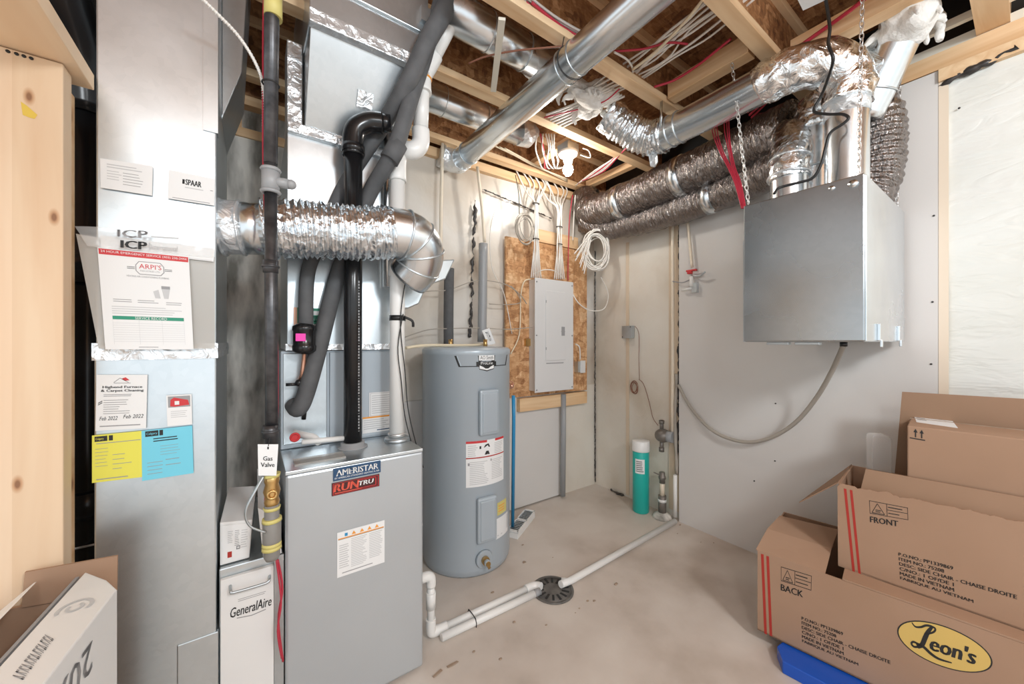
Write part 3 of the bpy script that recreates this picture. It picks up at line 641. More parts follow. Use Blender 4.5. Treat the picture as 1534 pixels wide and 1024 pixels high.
# filter cartons on the cabinet
def carton(name, poly_px, Y, depth, m, label, cat='box'):
    pts = [V(x, y, Y=Y) for x, y in poly_px]
    return tag(obj(name, G().extrude(pts, (0, depth, 0)), m, bev=.002), label, cat)
t = thing('filter_carton', (-.03, 1.50, .597), 'white filter carton with a printed label, leaning on the filter cabinet', 'carton')
bx = obj('box', G().extrude([(-.085, 1.43, .597), (-.012, 1.43, .597), (-.004, 1.43, .715), (-.085, 1.43, .728)], (.012, .22, .035)), M['white'], t, bev=.002)
s = Sheet(quad_map((-.080, 1.4285, .602), (-.014, 1.4285, .602), (-.080, 1.4285, .718), (-.008, 1.4285, .708))); bd = s.base('label', M['paper'], bx)
s.rect(.2, .12, .36, .28, M['red_box']); s.rows(.2, .5, .38, .85, 7, M['ink_pale']); s.rows(.45, .4, .62, .85, 9, M['ink_grey'], .3); s.rows(.68, .3, .92, .85, 8, M['ink_pale'], .3); s.frame(.52, .3, .66, .4, .03, M['ink_grey']); s.done(bd)
g = G().extrude([(.024, 1.40, .597), (.074, 1.40, .597), (.060, 1.40, .72), (.010, 1.40, .76)], (0, .33, .03))
tag(obj('filter_carton', g, M['white'], bev=.002), 'tilted white carton squeezed behind the taped gas pipe', 'carton')

# ================================================================== PIPES IN FRONT OF THE FURNACE
def pipe(name, pts, r, m, label, cat='pipe', n=16, smooth=6, group=None, jit=0):
    P = cr(pts, smooth) if smooth else pts
    return tag(obj(name, G().tube(P, r, n, jit=jit), M[m]), label, cat, group)
# black plastic intake vent
bt = thing('vent_pipe', (.322, 1.56, FZ + .022), 'black plastic vent pipe standing on the furnace top, elbowed at its upper end', 'pipe')
obj('pipe_run', G().tube([(.322, 1.56, FZ + .023), (.324, 1.56, 2.08)], .034, 24), M['abs'], bt)
obj('elbow', G().tube(cr([(.324, 1.56, 2.02), (.324, 1.56, 2.09), (.338, 1.555, 2.135), (.38, 1.545, 2.165), (.43, 1.53, 2.172)], 5), .040, 24), M['abs'], bt)
obj('elbow_rim', G().cyl((.324, 1.56, 2.03), (.324, 1.56, 2.06), .043, 24), M['abs'], bt)
obj('pipe_run', G().tube([(.42, 1.533, 2.172), (.46, 1.52, 2.175)], .034, 20), M['abs'], bt)
g = G()
for i in range(52): g.obox((.322 + .016, 1.56 - .0302, .93 + i * .0115), (.0022, 0, 0), (0, .0008, 0), (0, 0, .0038 if i % 6 else .0012))
obj('printed_line', g, M['pvc_grey'], bt)
# white pvc exhaust
P0 = Vector((.497, 1.555, FZ + .02))
wt = thing('vent_pipe', P0, 'white plastic exhaust pipe right of the black one, offset halfway up', 'pipe')
zc = 2.02; 
obj('pipe_run', G().tube([P0, (.499, 1.555, zc)], .031, 24), M['pvc'], wt)
e1 = V(630, 225, Y=1.52); e2 = V(633, 115, Y=1.50); e3 = V(668, 48, Y=1.44); e4 = V(715, -60, Y=1.33)
obj('elbow', G().tube(cr([(.499, 1.555, zc - .06), (.499, 1.555, zc + .03), (.515, 1.548, 2.09), e1 - Vector((.03, 0, .01)), e1 + Vector((0, 0, .03)), e1 + Vector((0, 0, .09))], 5), .037, 24), M['pvc'], wt)
obj('pipe_run', G().tube([e1 + Vector((0, 0, .06)), e2], .031, 24), M['pvc'], wt)
obj('elbow', G().tube(cr([e2 - Vector((0, 0, .07)), e2, e2 + (e3 - e2) * .3, e2 + (e3 - e2) * .5], 4), .038, 20), M['pvc'], wt)
obj('pipe_run', G().tube([e2 + (e3 - e2) * .3, e3, e4], .032, 20), M['pvc'], wt)
obj('coupling', G().cyl((.498, 1.555, 1.56), (.498, 1.555, 1.64), .0345, 24), M['pvc'], wt)
obj('clamp', G().ring((.497, 1.555, FZ + .03), (0, 0, 1), .034, .005), M['zinc'], wt)
c = V(640, 122, Y=1.47); obj('orange_band', G().ring(e2 + Vector((0, 0, -.01)), (0, 0, 1), .034, .006), M['orange'], wt)
obj('black_strap', G().cyl((.4985, 1.555, 1.370), (.4985, 1.555, 1.392), .0335, 24), M['cable_black'], wt)
tw = obj('strap_tail', G().tube(cr([(.52, 1.53, 1.385), (.55, 1.52, 1.37), (.556, 1.525, 1.345)], 4), .006, 6), M['cable_black'], wt)
# second pale pipe behind
pipe('vent_pipe', [V(581, 430, Y=1.645), V(581, 300, Y=1.645), V(583, 190, Y=1.62)], .022, 'galv_pipe', 'thin pale metal pipe just left of the white exhaust pipe', smooth=0)
# insulated refrigerant lines
a0 = V(700, -70, Y=1.33)
la = thing('refrigerant_line', V(455, 505, Y=1.60), 'thinner foam covered refrigerant line ending in a black filter drier with a magenta label', 'pipe')
obj('foam_sleeve', G().tube(cr([V(690, -60, Y=1.33), V(674, 0, Y=1.38), V(640, 62, Y=1.395), V(611, 123, Y=1.43), V(570, 193, Y=1.585), V(540, 240, Y=1.632), V(512, 285, Y=1.635), V(478, 365, Y=1.64), V(461, 410, Y=1.62), V(458, 490, Y=1.60)], 6), [.040 - .014 * min(1, i / 34) for i in range(49)], 18), M['foam'], la)
c = V(456, 506, Y=1.60)
obj('filter_drier', G().lathe([(.012, -.062), (.030, -.058), (.040, -.048), (.041, -.030), (.038, -.026), (.038, .026), (.041, .030), (.040, .044), (.026, .054), (.012, .060)], c, 28), M['abs'], la)
obj('magenta_label', G().obox(c + Vector((-.016, -.0385, .002)), (.016, 0, 0), (0, .003, 0), (0, 0, .014)), M['pink'], la)
obj('copper_stub', G().tube(cr([c + Vector((0, 0, -.055)), V(455, 540, Y=1.61), V(452, 562, Y=1.62), V(446, 574, Y=CY - .008)], 5), .008, 10), M['copper'], la)
obj('valve_cap', G().tube(cr([V(428, 576, Y=1.62), V(447, 575, Y=1.62)], 2), .006, 8).ball(V(448, 573, Y=1.62), .014), M['abs'], la)
lb_ = thing('refrigerant_line', V(446, 612, Y=1.62), 'thick foam covered refrigerant line crossing diagonally down to the coil cabinet', 'pipe')
obj('foam_sleeve', G().tube(cr([V(668, -30, Y=1.45), V(650, 40, Y=1.45), V(618, 140, Y=1.455), V(590, 225, Y=1.48), V(552, 293, Y=1.60), V(523, 370, Y=1.632), V(505, 415, Y=1.632), V(478, 520, Y=1.62), V(458, 590, Y=1.61), V(447, 612, Y=1.62), V(440, 606, Y=1.66)], 6), .031, 18), M['foam'], lb_)
obj('tape_wrap', G().tube([V(583, 240, Y=1.49), V(597, 215, Y=1.475)], .038, 12), M['foam'], lb_)
obj('line_stub', G().tube([V(458, 600, Y=1.655), V(455, 628, Y=1.655)], .008, 8), M['abs'], lb_)
# small trap pieces on the furnace top
t = thing('condensate_trap', V(447, 655, Y=1.60), 'white plastic drain fitting with a red opening, on the furnace top', 'pipe fitting')
obj('pipe_run', G().tube([V(440, 648, Y=1.63), V(470, 655, Y=1.60), V(478, 662, Y=1.57)], .014, 12), M['pvc'], t)
obj('pipe_run', G().tube([V(452, 662, Y=1.56), V(515, 656, Y=1.56)], .010, 12), M['pvc'], t)
c = V(441, 653, Y=1.60); obj('red_plug', G().cyl(c, c + Vector((0, -.02, 0)), .013, 16).ring(c + Vector((0, -.02, 0)), (0, 1, 0), .014, .004), M['red'], t)

for pts, lb in (([(604, 470), (596, 520), (601, 570), (606, 620), (616, 662)], 'thin black wire strung down the right side of the white exhaust pipe'),
                ([(613, 400), (604, 440), (600, 490), (607, 560), (611, 610), (622, 660), (634, 700)], 'thin black wire hanging from the big elbow down past the furnace corner')):
    tag(obj('wire', G().tube(cr([V(x, y, Y=1.515) for x, y in pts], 5), .0022, 6), M['cable_black']), lb, 'wire')

# gas pipe
GX = .040; GYp = 1.283
gpip = thing('gas_pipe', (GX, GYp, .60), 'black iron gas pipe hanging left of the furnace, taped at its lower end', 'pipe')
top = V(408, 0, Y=GYp); top = Vector((GX + .004, GYp, 2.75))
obj('pipe_run', G().tube([(GX + .006, GYp, 2.75), (GX, GYp, 1.80)], [.0215, .0175], 18), M['iron'], gpip)
obj('pipe_run', G().tube([(GX, GYp, 1.80), (GX + .003, GYp, .92)], .0165, 18), M['iron'], gpip)
tee = obj('tee_fitting', G().cyl((GX, GYp, 1.715), (GX, GYp, 1.785), .023).ring((GX, GYp, 1.782), (0, 0, 1), .021, .006).ring((GX, GYp, 1.718), (0, 0, 1), .021, .006).cyl((GX, GYp, 1.75), (GX + .045, GYp - .018, 1.745), .014).ball((GX + .05, GYp - .02, 1.745), .014), M['pvc_grey'], gpip)
for z in (1.50, 1.02): obj('coupling', G().cyl((GX, GYp, z - .018), (GX, GYp, z + .018), .0195).ring((GX, GYp, z), (0, 0, 1), .0195, .004), M['iron'], gpip)
vz = V(405, 735, Y=GYp).z
br = obj('brass_valve', G().lathe([(.018, -.042), (.020, -.03), (.017, -.02), (.022, 0), (.017, .02), (.020, .03), (.018, .05)], (GX + .003, GYp, vz), 20).ring((GX + .003, GYp - .022, vz - .005), (0, 1, 0), .011, .004), M['brass'], gpip)
lowz = V(405, 838, Y=GYp).z
obj('taped_elbow', G().lathe([(.020, lowz), (.026, lowz + .012), (.024, vz - .09), (.028, vz - .08), (.028, vz - .14 + .02), (.022, vz - .045)][::1] if False else [(.016, lowz), (.021, lowz + .012), (.021, vz - .16), (.0235, vz - .155), (.0235, vz - .09), (.019, vz - .085), (.019, vz - .04)], (GX + .003, GYp, 0), 20), M['duct_tape'], gpip)
for i, z in enumerate((vz + .045, vz - .052, vz - .085, vz - .155, lowz + .035)):
    obj('yellow_tape', G().tube([(GX + .003, GYp, z - .004), (GX + .003, GYp, z + .006)], [.020 if i < 2 else .0255, .022 if i < 2 else .0245], 20, jit=.002), M['tape_yellow'], gpip)
hz = V(405, 0, Y=GYp).z
obj('yellow_tape', G().tube([(GX + .006, GYp, hz - .05), (GX + .006, GYp, hz + .02)], .0235, 18), M['tape_yellow'], gpip)
obj('bent_lever', G().tube(cr([V(395, 712, Y=GYp - .01), V(382, 735, Y=GYp - .02), V(368, 765, Y=GYp - .02), V(374, 787, Y=GYp - .02), V(398, 797, Y=GYp - .02)], 5), .005, 8, flat=.6), M['galv_dark'], gpip)
s, o = paper('valve_tag', pxquad([(386, 665), (417, 665), (414, 712), (387, 712)], GYp - .026), M['paper'], 'white tag reading Gas Valve hung on the gas pipe', 'tag')
s.text('Gas', .26, .48, .74, .62, M['ink'], bold=.005); s.text('Valve', .14, .28, .86, .42, M['ink'], bold=.005); s.rect(.46, .84, .54, .92, M['ink']); s.done(o)
o2 = obj('tag_wire', G().tube([V(402, 668, Y=GYp - .028), V(404, 655, Y=GYp - .02)], .0012, 6), M['ink'], o)
# red control wires beside it
def cable(name, pts, r, m, label, cat='cable', group=None, n=6, sm=5): return pipe(name, pts, r, m, label, cat, n, sm, group)
cable('wire', [V(395, 0, Y=1.32), V(394, 100, Y=1.32), V(396, 300, Y=1.315), V(413, 480, Y=1.31), V(416, 560, Y=1.31), V(414, 650, Y=1.31), V(400, 720, Y=1.33), V(398, 770, Y=1.33), V(413, 830, Y=1.345)], .0028, 'cable_red', 'red wire running down behind the gas pipe', 'wire')
cable('wire', [V(416, 838, Y=1.36), V(423, 880, Y=1.36), V(417, 930, Y=1.36), V(424, 990, Y=1.365)], .0035, 'cable_red', 'red wire hanging between filter cabinet and furnace, bulging right', 'wire')
cable('wire', [V(414, 838, Y=1.35), V(419, 875, Y=1.35), V(421, 905, Y=1.35), V(416, 945, Y=1.35), V(422, 985, Y=1.36)], .003, 'cable_red', 'red wire hanging between filter cabinet and furnace, bulging left', 'wire')
# speckled white cable arching to gas pipe
cc = thing('armoured_cable', V(403, 170, Y=1.30), 'white spiral flexible cable arching from the ceiling to the gas pipe', 'cable')
P = cr([V(296, -8, Y=1.25), V(325, 20, Y=1.27), V(358, 55, Y=1.30), V(383, 95, Y=1.315), V(394, 130, Y=1.32), V(395, 190, Y=1.322)], 10)
obj('cable_core', G().tube(P, .0042, 10), M['cable'], cc)
g = G(); Q = resample(P, .008)
for a, b in zip(Q, Q[1:]): g.ring((a + b) / 2, (b - a), .0042, .0013, n=8)
obj('spiral', g, M['pvc'], cc)
obj('zip_tie', G().ring((GX, GYp + .002, V(395, 133, Y=1.32).z), (0, 0, 1), .021, .0025), M['ink'], cc)

# big flex duct crossing in front
fd = thing('crossover_duct', (.25, 1.46, 1.68), 'silver corrugated flexible duct crossing from the return duct to an elbow above the water heater', 'duct')
A = Vector((RX1, 1.49, 1.645)); B = Vector((.03, 1.465, 1.652)); C_ = Vector((.43, 1.418, 1.698)); 
obj('start_collar', G().tube([A, A.lerp(B, .55)], .084, 32).ring(A.lerp(B, .5), B - A, .085, .004).ring(A + Vector((.01, 0, 0)), B - A, .086, .005), M['foil'], fd)
obj('collar', G().tube([A.lerp(B, .4), B + Vector((.012, 0, 0))], .082, 32), M['galv_pipe'], fd)
P = resample(cr([B, Vector((.15, 1.448, 1.668)), Vector((.30, 1.430, 1.678)), C_], 8), .0042)
obj('flex_hose', G().tube(P, [.094 + .0042 * math.sin(i * 1.25 + 1.6 * math.sin(i * .21)) + (.003 if i % 13 < 2 else 0) for i in range(len(P))], 64, jit=.006, jf=45), M['foil_flex'], fd)
E = [C_ - Vector((.015, 0, 0)), C_ + Vector((.05, -.002, -.001)), C_ + Vector((.095, .006, -.014)), C_ + Vector((.125, .022, -.052)), C_ + Vector((.125, .05, -.105)), C_ + Vector((.10, .09, -.15))]
obj('elbow', G().tube(cr(E, 4), [.094 + .004 * math.sin(i * PI / 20) - .0003 * i for i in range(21)], 40), M['galv_pipe'], fd)
for i in (1, 2, 3, 4): fdj = obj('elbow_seam', G().ring(E[i], E[i + 1] - E[i - 1], [.0, .098, .097, .096, .092][i], .0035, n=32), M['galv'], fd)
bootp = [V(600, 392, Y=1.60), V(682, 388, Y=1.60), V(668, 418, Y=1.60), V(640, 428, Y=1.60), V(628, 455, Y=1.60), V(612, 462, Y=1.60), V(600, 462, Y=1.60)]
obj('boot', G().extrude(bootp, (-.015, .12, 0)), M['galv'], fd, bev=.006)

# black drain stack, left, in the dark gap
ds = thing('drain_stack', (-.425, 1.70, 0), 'black plastic drain stack in the dark gap beside the pine enclosure', 'pipe')
obj('pipe_run', G().tube([(-.425, 1.70, .02), (-.425, 1.70, 2.05)], .050, 28), M['abs'], ds)
for z in (.78, 1.50, 2.02): obj('hub', G().cyl((-.425, 1.70, z - .04), (-.425, 1.70, z + .04), .058, 28), M['abs'], ds)
obj('wye_branch', G().tube(cr([(-.425, 1.70, 2.0), (-.43, 1.66, 2.16), (-.45, 1.52, 2.32), (-.48, 1.30, 2.55)], 6), .060, 28), M['abs'], ds)
obj('hub_rim', G().ring((-.446, 1.55, 2.285), (-.02, -.15, .17), .064, .004, n=32), M['iron'], ds)
obj('strap', G().tube([(-.47, 1.655, .66), (-.37, 1.645, .665)], .0035, 8), M['zinc'], ds)

# pine enclosure, left edge
pe = thing('pine_enclosure', (-.8, 1.33, 0), 'tall pale pine board enclosure at the far left with an overhead board', 'wood panel')
obj('board_panel', G().box(-1.6, 1.296, 0, -.362, 1.345, 1.925), M['pine_z'], pe, bev=.002)
obj('rear_board', G().box(-1.6, 1.347, 0, -.372, 1.40, 1.90), M['pine_x'], pe)
obj('overhead_board', G().box(-1.6, .10, 1.928, -.337, 1.395, 1.968), M['pine_top'], pe, bev=.002)
g = G()
for i, px in enumerate((12, 25, 36, 47)):
    p = V(px, 77 + (px - 12) * .30, Y=1.2955); g.lathe([(.0034, -.0015), (.0034, .0005)], p, 12, axis='y')
obj('nail_holes', g, M['ink'], pe)
a = V(32, 156, Y=1.2945)
g = G().add([V(x, y, Y=1.2952) for x, y in ((31, 152), (40, 158), (56, 172), (52, 178), (44, 176), (34, 172))], [(0, 1, 2, 3, 4, 5)])
obj('yellow_crayon_mark', g, flat('yellow crayon', (.72, .50, .08), .7), pe)

# ================================================================== WATER HEATER
HC = Vector((1.062, 1.992, 0)); HR = .262
wh = thing('water_heater', HC, 'grey cylindrical electric water heater standing on the floor near the back wall', 'water heater')
obj('tank', G().lathe([(HR - .012, .0), (HR - .006, .012), (HR - .002, .03), (HR, .04), (HR, 1.205), (HR + .003, 1.208), (HR + .003, 1.235), (HR - .01, 1.247), (HR - .05, 1.252), (0.001, 1.254)], HC, 96), M['paint_grey'], wh)
def hmap(px0, px1, z0, z1, off=0):          # curved patch on the tank between two pixel columns
    def ang(px):
        k = (px - 767) / F; dx, dy = RX * k + FX, RY * k + FY; L = math.hypot(dx, dy); dx /= L; dy /= L
        bq = dx * HC.x + dy * HC.y; cq = HC.x ** 2 + HC.y ** 2 - HR ** 2; t_ = bq - math.sqrt(max(bq * bq - cq, 0)); return math.atan2(t_ * dy - HC.y, t_ * dx - HC.x)
    a0, a1 = ang(px0), ang(px1)
    def f(u, v, o=0):
        a = a0 + (a1 - a0) * u; r = HR + off + o
        return Vector((HC.x + r * math.cos(a), HC.y + r * math.sin(a), z0 + (z1 - z0) * v))
    return f
def hz_(px, py):
    p = hmap(px, px + 1, 0, 1)(0, 0); d = p.x * FX + p.y * FY; return H + (512 - py) / F * d
for (x0, x1, yt, yb) in ((716, 745, 583, 651), (713, 742, 743, 811)):
    z1, z0 = hz_((x0 + x1) / 2, yt), hz_((x0 + x1) / 2, yb)
    f = hmap(x0, x1, z0, z1); c = f(.5, .5); nrm = (f(.5, .5, 1) - c).normalized(); tx = (f(1, .5) - f(0, .5)); wd = tx.length / 2; tx.normalize()
    pn = obj('access_cover', G().obox(c + nrm * .006, tx * wd, nrm * .013, Vector((0, 0, (z1 - z0) / 2))), M['paint_grey'], wh, bev=.012)
    obj('raised_face', G().obox(c + nrm * .016, tx * (wd - .014), nrm * .008, Vector((0, 0, (z1 - z0) / 2 - .016))), M['paint_grey'], pn, bev=.006)
s = Sheet(hmap(680, 760, hz_(720, 552), hz_(720, 531)), 20); s.lay = .0008
s.g = G(); s.mats = []
for (u0, v0, u1, v1) in ((.03, .94, .97, 1.0), (.08, .14, .92, .20)): s.rect(u0, v0, u1, v1, M['ink'])
s.poly([(.0, 1.0), (.03, 1.0), (.10, .14), (.07, .14)], M['ink']); s.poly([(.97, 1.0), (1.0, 1.0), (.93, .14), (.90, .14)], M['ink'])
s.poly([(.04, .94), (.36, .94), (.36, .2), (.10, .2)], M['paint_grey']); s.rect(.33, .18, .67, .50, M['ink'], 1)
s.poly([(.375, -.05), (.5, -.20), (.625, -.05), (.65, 1.1), (.35, 1.1)], M['ink'], 2); s.rect(.37, .58, .63, 1.04, M['paper'], 3); s.poly([(.38, .0), (.5, -.12), (.62, .0), (.62, .22), (.38, .22)], M['paper'], 3)
s.text('AO Smith', .39, .66, .61, .92, M['ink'], 4); s.text('ProLine', .40, .29, .60, .50, M['paper'], 4); s.done(wh, 'brand_badge')
s = Sheet(hmap(698, 754, hz_(726, 727), hz_(726, 659)), 14); bd = s.base('warning_label', M['paper'], wh)
s.rect(.0, .95, .48, 1, M['red']); s.rect(.70, .95, 1, 1, M['red']); s.rect(0, .62, 1, .645, M['red_box']); s.rows(.04, .66, .26, .92, 6, M['ink_pale']); s.rows(.68, .66, .96, .92, 7, M['ink_pale'])
s.poly([(.42, .68), (.55, .68), (.52, .76), (.46, .76)], M['ink']); s.poly([(.4, .84), (.56, .84), (.52, .92), (.44, .90)], M['ink']); s.rect(.3, .82, .34, .88, M['ink'])
s.rows(.08, .04, .52, .56, 13, M['ink_pale']); s.rows(.60, .1, .96, .56, 12, M['ink_pale']); s.rect(.04, .47, .08, .53, M['ink_grey']); s.rect(.57, .52, .60, .57, M['ink_grey']); s.done(bd)
s = Sheet(hmap(745, 758, hz_(751, 769), hz_(751, 750)), 4); bd = s.base('yellow_label', M['tape_yellow'], wh); s.rows(.1, .2, .9, .8, 3, M['orange'], .4); s.done(bd)
s = Sheet(hmap(743, 760, hz_(751, 803), hz_(751, 773)), 4); bd = s.base('spec_label', M['paper'], wh); s.rows(.08, .1, .5, .2, 1, M['ink_pale']); s.rect(.88, .2, .92, .9, M['ink_grey']); s.done(bd)
f = hmap(725, 727, hz_(726, 836), hz_(726, 835)); c = f(0, 0); nrm = (f(0, 0, 1) - c).normalized()
dv = obj('drain_valve', G().tube([c, c + nrm * .012], [.05, .046], 24).tube([c + nrm * .005, c + nrm * .04], .014, 12).tube([c + nrm * .035, c + nrm * .055], .018, 8), M['paint_grey'], wh)
obj('brass_spigot', G().tube([c + nrm * .012, c + nrm * .035], .022, 10).tube([c + nrm * .035, c + nrm * .062], .013, 10).tube([c + nrm * .04 + Vector((0, 0, -.004)), c + nrm * .055 + Vector((.01, 0, -.028))], .008, 8), M['brass'], dv)
# T&P valve and blue discharge pipe
c = V(764, 578, Y=1.93); 
tp = obj('relief_valve', G().cyl(c + Vector((-.05, 0, 0)), c + Vector((.015, .0, 0)), .016, 12).ball(c + Vector((.01, 0, 0)), .018).ring(c + Vector((.0, -.01, .01)), (0, 1, 0), .02, .004), M['copper'], wh)
p1 = V(769, 592, Y=1.93); p2 = V(768, 790, Z=.035)
pipe('discharge_pipe', [(p1.x, p1.y, p1.z), (p1.x, p1.y - .005, .8), (p2.x, p2.y, .045)], .0115, 'blue', 'blue plastic discharge pipe hanging beside the water heater', smooth=0)
# connections on top of the heater
t = thing('water_line', HC + Vector((0, 0, 1.262)), 'cream plastic water line lying across the top of the water heater', 'pipe')
obj('pipe_run', G().tube(cr([V(608, 521, Y=1.90), V(640, 517, Y=1.96), V(700, 517, Y=2.05), V(730, 515, Y=2.1)], 5), .0085, 10), M['cable_cream'], t)
for px in (675, 727): obj('brass_fitting', G().cyl(V(px, 521, Y=2.03), V(px, 508, Y=2.03), .013, 12), M['brass'], t)
def wallpipe(px_pts, r, m, label, Y=2.20, name='water_pipe', cat='pipe'): return pipe(name, [V(x, y, Y=Y) for x, y in px_pts], r, m, label, cat, smooth=4)
wallpipe([(672, 518), (672, 460), (673, 402)], .032, 'foam', 'dark foam covered pipe rising left behind the water heater', 2.19)
wallpipe([(722, 512), (723, 440), (724, 365)], .031, 'pvc_grey', 'grey foam sleeved pipe rising right behind the water heater', 2.18)
wallpipe([(660, 392), (661, 300), (663, 215)], .011, 'pex', 'cream plastic water pipe rising left of the metal ceiling duct', 2.19)
wallpipe([(726, 362), (722, 310), (715, 250)], .011, 'pex', 'cream plastic water pipe above the grey foam sleeve', 2.19)
a = V(731, 493, Y=2.06)
s = Sheet(pxquad([(722, 495), (733, 491), (742, 514), (731, 517)], 2.05)); o = s.base('pipe_tag', M['paper']); tag(o, 'small white tag hanging above the water heater top', 'tag'); s.text('TOH', .3, .2, .7, .85, M['ink']); s.done(o)
wl = [([(612, 443), (640, 436), (672, 434), (715, 420), (755, 425), (778, 440), (789, 455)], 'grey cable looping from behind the duct boot toward the panel', 2.18),
      ([(606, 505), (640, 494), (672, 492), (720, 491), (760, 493), (797, 490)], 'thin grey cable running straight to the left side of the panel', 2.17),
      ([(733, 455), (760, 456), (780, 452), (772, 435), (765, 428)], 'short curled cable left of the panel', 2.2)]
for pts, lb1, yy in wl: cable('cable', [V(x, y, Y=yy) for x, y in pts], .0035, 'cable_grey', lb1)

# ================================================================== PANEL AND BACK WALL
BX0, BX1 = V(757, 400, Y=2.255).x, V(878, 400, Y=2.255).x
tag(obj('backer_board', G().box(BX0, 2.245, V(800, 592, Y=2.25).z, BX1, 2.266, V(800, 362, Y=2.25).z), M['osb_light'], bev=.001), 'orange brown strand board behind the electrical panel', 'board')
tag(obj('lumber_cleat', G().box(V(776, 600, Y=2.25).x, 2.225, V(800, 613, Y=2.25).z, BX1 - .02, 2.268, V(800, 594, Y=2.25).z), M['pine_x']), 'pine cleat under the strand board below the panel', 'lumber')
tag(obj('lumber_cleat', G().box(V(806, 600, Y=2.25).x, 2.25, V(830, 370, Y=2.25).z + .02, V(866, 600, Y=2.25).x, 2.282, V(830, 348, Y=2.25).z), M['pine_x']), 'pine cleat above the strand board over the panel', 'lumber')
PX0, PX1, PZ0, PZ1 = 1.727, 2.125, .897, 1.765
ep = thing('electrical_panel', ((PX0 + PX1) / 2, 2.2, PZ0), 'white electrical breaker panel with a closed door on the back wall', 'electrical panel')
obj('enclosure', G().box(PX0 + .012, 2.165, PZ0 + .01, PX1 - .012, 2.244, PZ1 - .01), M['panel'], ep)
obj('cover', G().box(PX0, 2.155, PZ0, PX1, 2.165, PZ1), M['panel'], ep, bev=.003)
dz = obj('door', G().box(PX0 + .10, 2.149, PZ0 + .24, PX1 - .09, 2.155, PZ1 - .09), M['panel'], ep, bev=.003)
obj('latch', G().box(PX1 - .135, 2.144, 1.33, PX1 - .105, 2.149, 1.40).box(PX1 - .14, 2.146, 1.36, PX1 - .10, 2.1485, 1.365), M['ink_grey'], dz)
obj('hinge', G().box(PX0 + .1, 2.146, 1.58, PX0 + .105, 2.149, 1.60).box(PX0 + .1, 2.146, 1.22, PX0 + .105, 2.149, 1.24), M['ink_grey'], dz)
g = G()
for x in (PX0 + .015, PX1 - .015):
    for z in (PZ0 + .02, (PZ0 + PZ1) / 2, PZ1 - .03): g.lathe([(.006, -.003), (.006, .0)], (x, 2.155, z), 10, axis='y')
obj('screws', g, M['ink_grey'], ep)
obj('lower_slot', G().box(PX0 + .11, 2.153, PZ0 + .215, PX1 - .11, 2.1552, PZ0 + .222), M['ink_grey'], ep)
oc = V(867, 549, Y=2.22)
ob = thing('outlet_box', oc, 'small white receptacle box on the right edge of the strand board', 'outlet')
obj('box', G().box(oc.x - .03, 2.20, oc.z - .045, oc.x + .005, 2.244, oc.z + .045), M['galv'], ob)
obj('cover', G().box(oc.x, 2.195, oc.z - .052, oc.x + .055, 2.205, oc.z + .052), M['panel'], ob, bev=.002)
cable('cable', [V(862, 515, Y=2.2), V(868, 520, Y=2.19), V(869, 538, Y=2.2)], .006, 'cable', 'short white cable loop entering the receptacle box')
pipe('conduit', [V(844, 590, Y=2.215), V(844, 650, Y=2.225), V(843, 742, Y=2.225)], .022, 'pvc_grey', 'grey plastic conduit running from panel down into the floor', smooth=0)
# cables entering the panel top
def bundle(top_px, mid_px, bot_px, n, grp, lab, m='cable', r=.0055, Y0=2.16, spread=.02, skew=None):
    for i in range(n):
        o_ = (i - (n - 1) / 2)
        jt = lambda a: random.uniform(-a, a)
        tx, ty = top_px; 
        q_ = V(tx + o_ * 8 + jt(3), ty - 14 + jt(3), Y=2.13)
        pts = [Vector((q_.x, 2.255, 2.63)), V(tx + o_ * 7 + jt(3), ty + 2, Y=2.25), V(tx + o_ * 5 + jt(3), ty + 18, Y=2.22)] + [V(mx + o_ * 1.2 + jt(1.6), my, Y=Y0 - .01 * (i % 2)) for mx, my in mid_px] + [V(bot_px[0] + o_ * 2.1, bot_px[1] - 22, Y=2.17), V(bot_px[0] + o_ * 3.0, bot_px[1], Y=2.20)]
        cable('cable', pts, r, m, lab, group=grp)
bundle((802, 272), [(803, 305), (803, 330), (803, 360)], (803, 416), 6, 'left bundle of panel cables', 'white cable in the left bundle dropping into the panel top')
bundle((832, 282), [(838, 312), (838, 340), (838, 368)], (838, 418), 6, 'right bundle of panel cables', 'white cable in the right bundle dropping into the panel top')
for (px, py), lb in zip(((803, 305), (803, 358), (838, 340), (838, 366)), ('upper black tie around the left bundle of panel cables', 'lower black tie around the left bundle of panel cables', 'upper black tie around the right bundle of panel cables', 'lower black tie around the right bundle of panel cables')):
    c = V(px, py, Y=2.155); tag(obj('cable_tie', G().tube([c + Vector((math.cos(a) * .026, math.sin(a) * .018, 0)) for a in [2 * PI * i / 20 for i in range(21)]], .0035, 6, caps=False), M['ink']), lb, 'cable tie')
cable('cable', [V(858, 292, Y=2.15), V(853, 330, Y=2.2), V(851, 400, Y=2.23), V(851, 420, Y=2.23)], .0045, 'cable_red', 'red cable dropping right of the white panel bundles')
cable('cable', [V(862, 292, Y=2.15), V(860, 320, Y=2.19), V(858, 360, Y=2.22)], .0045, 'cable', 'single white cable dropping beside the red one, right of the panel bundles')
cable('cable', [V(795, 418, Y=2.19), V(785, 422, Y=2.2), V(780, 445, Y=2.22), V(778, 500, Y=2.23), V(765, 530, Y=2.23)], .005, 'cable_cream', 'cream cable curving down the strand board left of the panel')
cable('cable', [V(800, 410, Y=2.2), V(815, 404, Y=2.21), V(832, 406, Y=2.21), V(843, 416, Y=2.2)], .0045, 'cable', 'white cable arching between both bundles over the panel')
cable('cable', [V(858, 440, Y=2.16), V(868, 455, Y=2.12), V(885, 465, Y=2.1), V(905, 462, Y=2.05), V(911, 440, Y=2.02), V(900, 415, Y=2.02)], .0045, 'cable', 'white cable swagging from the panel side up to the large coil')
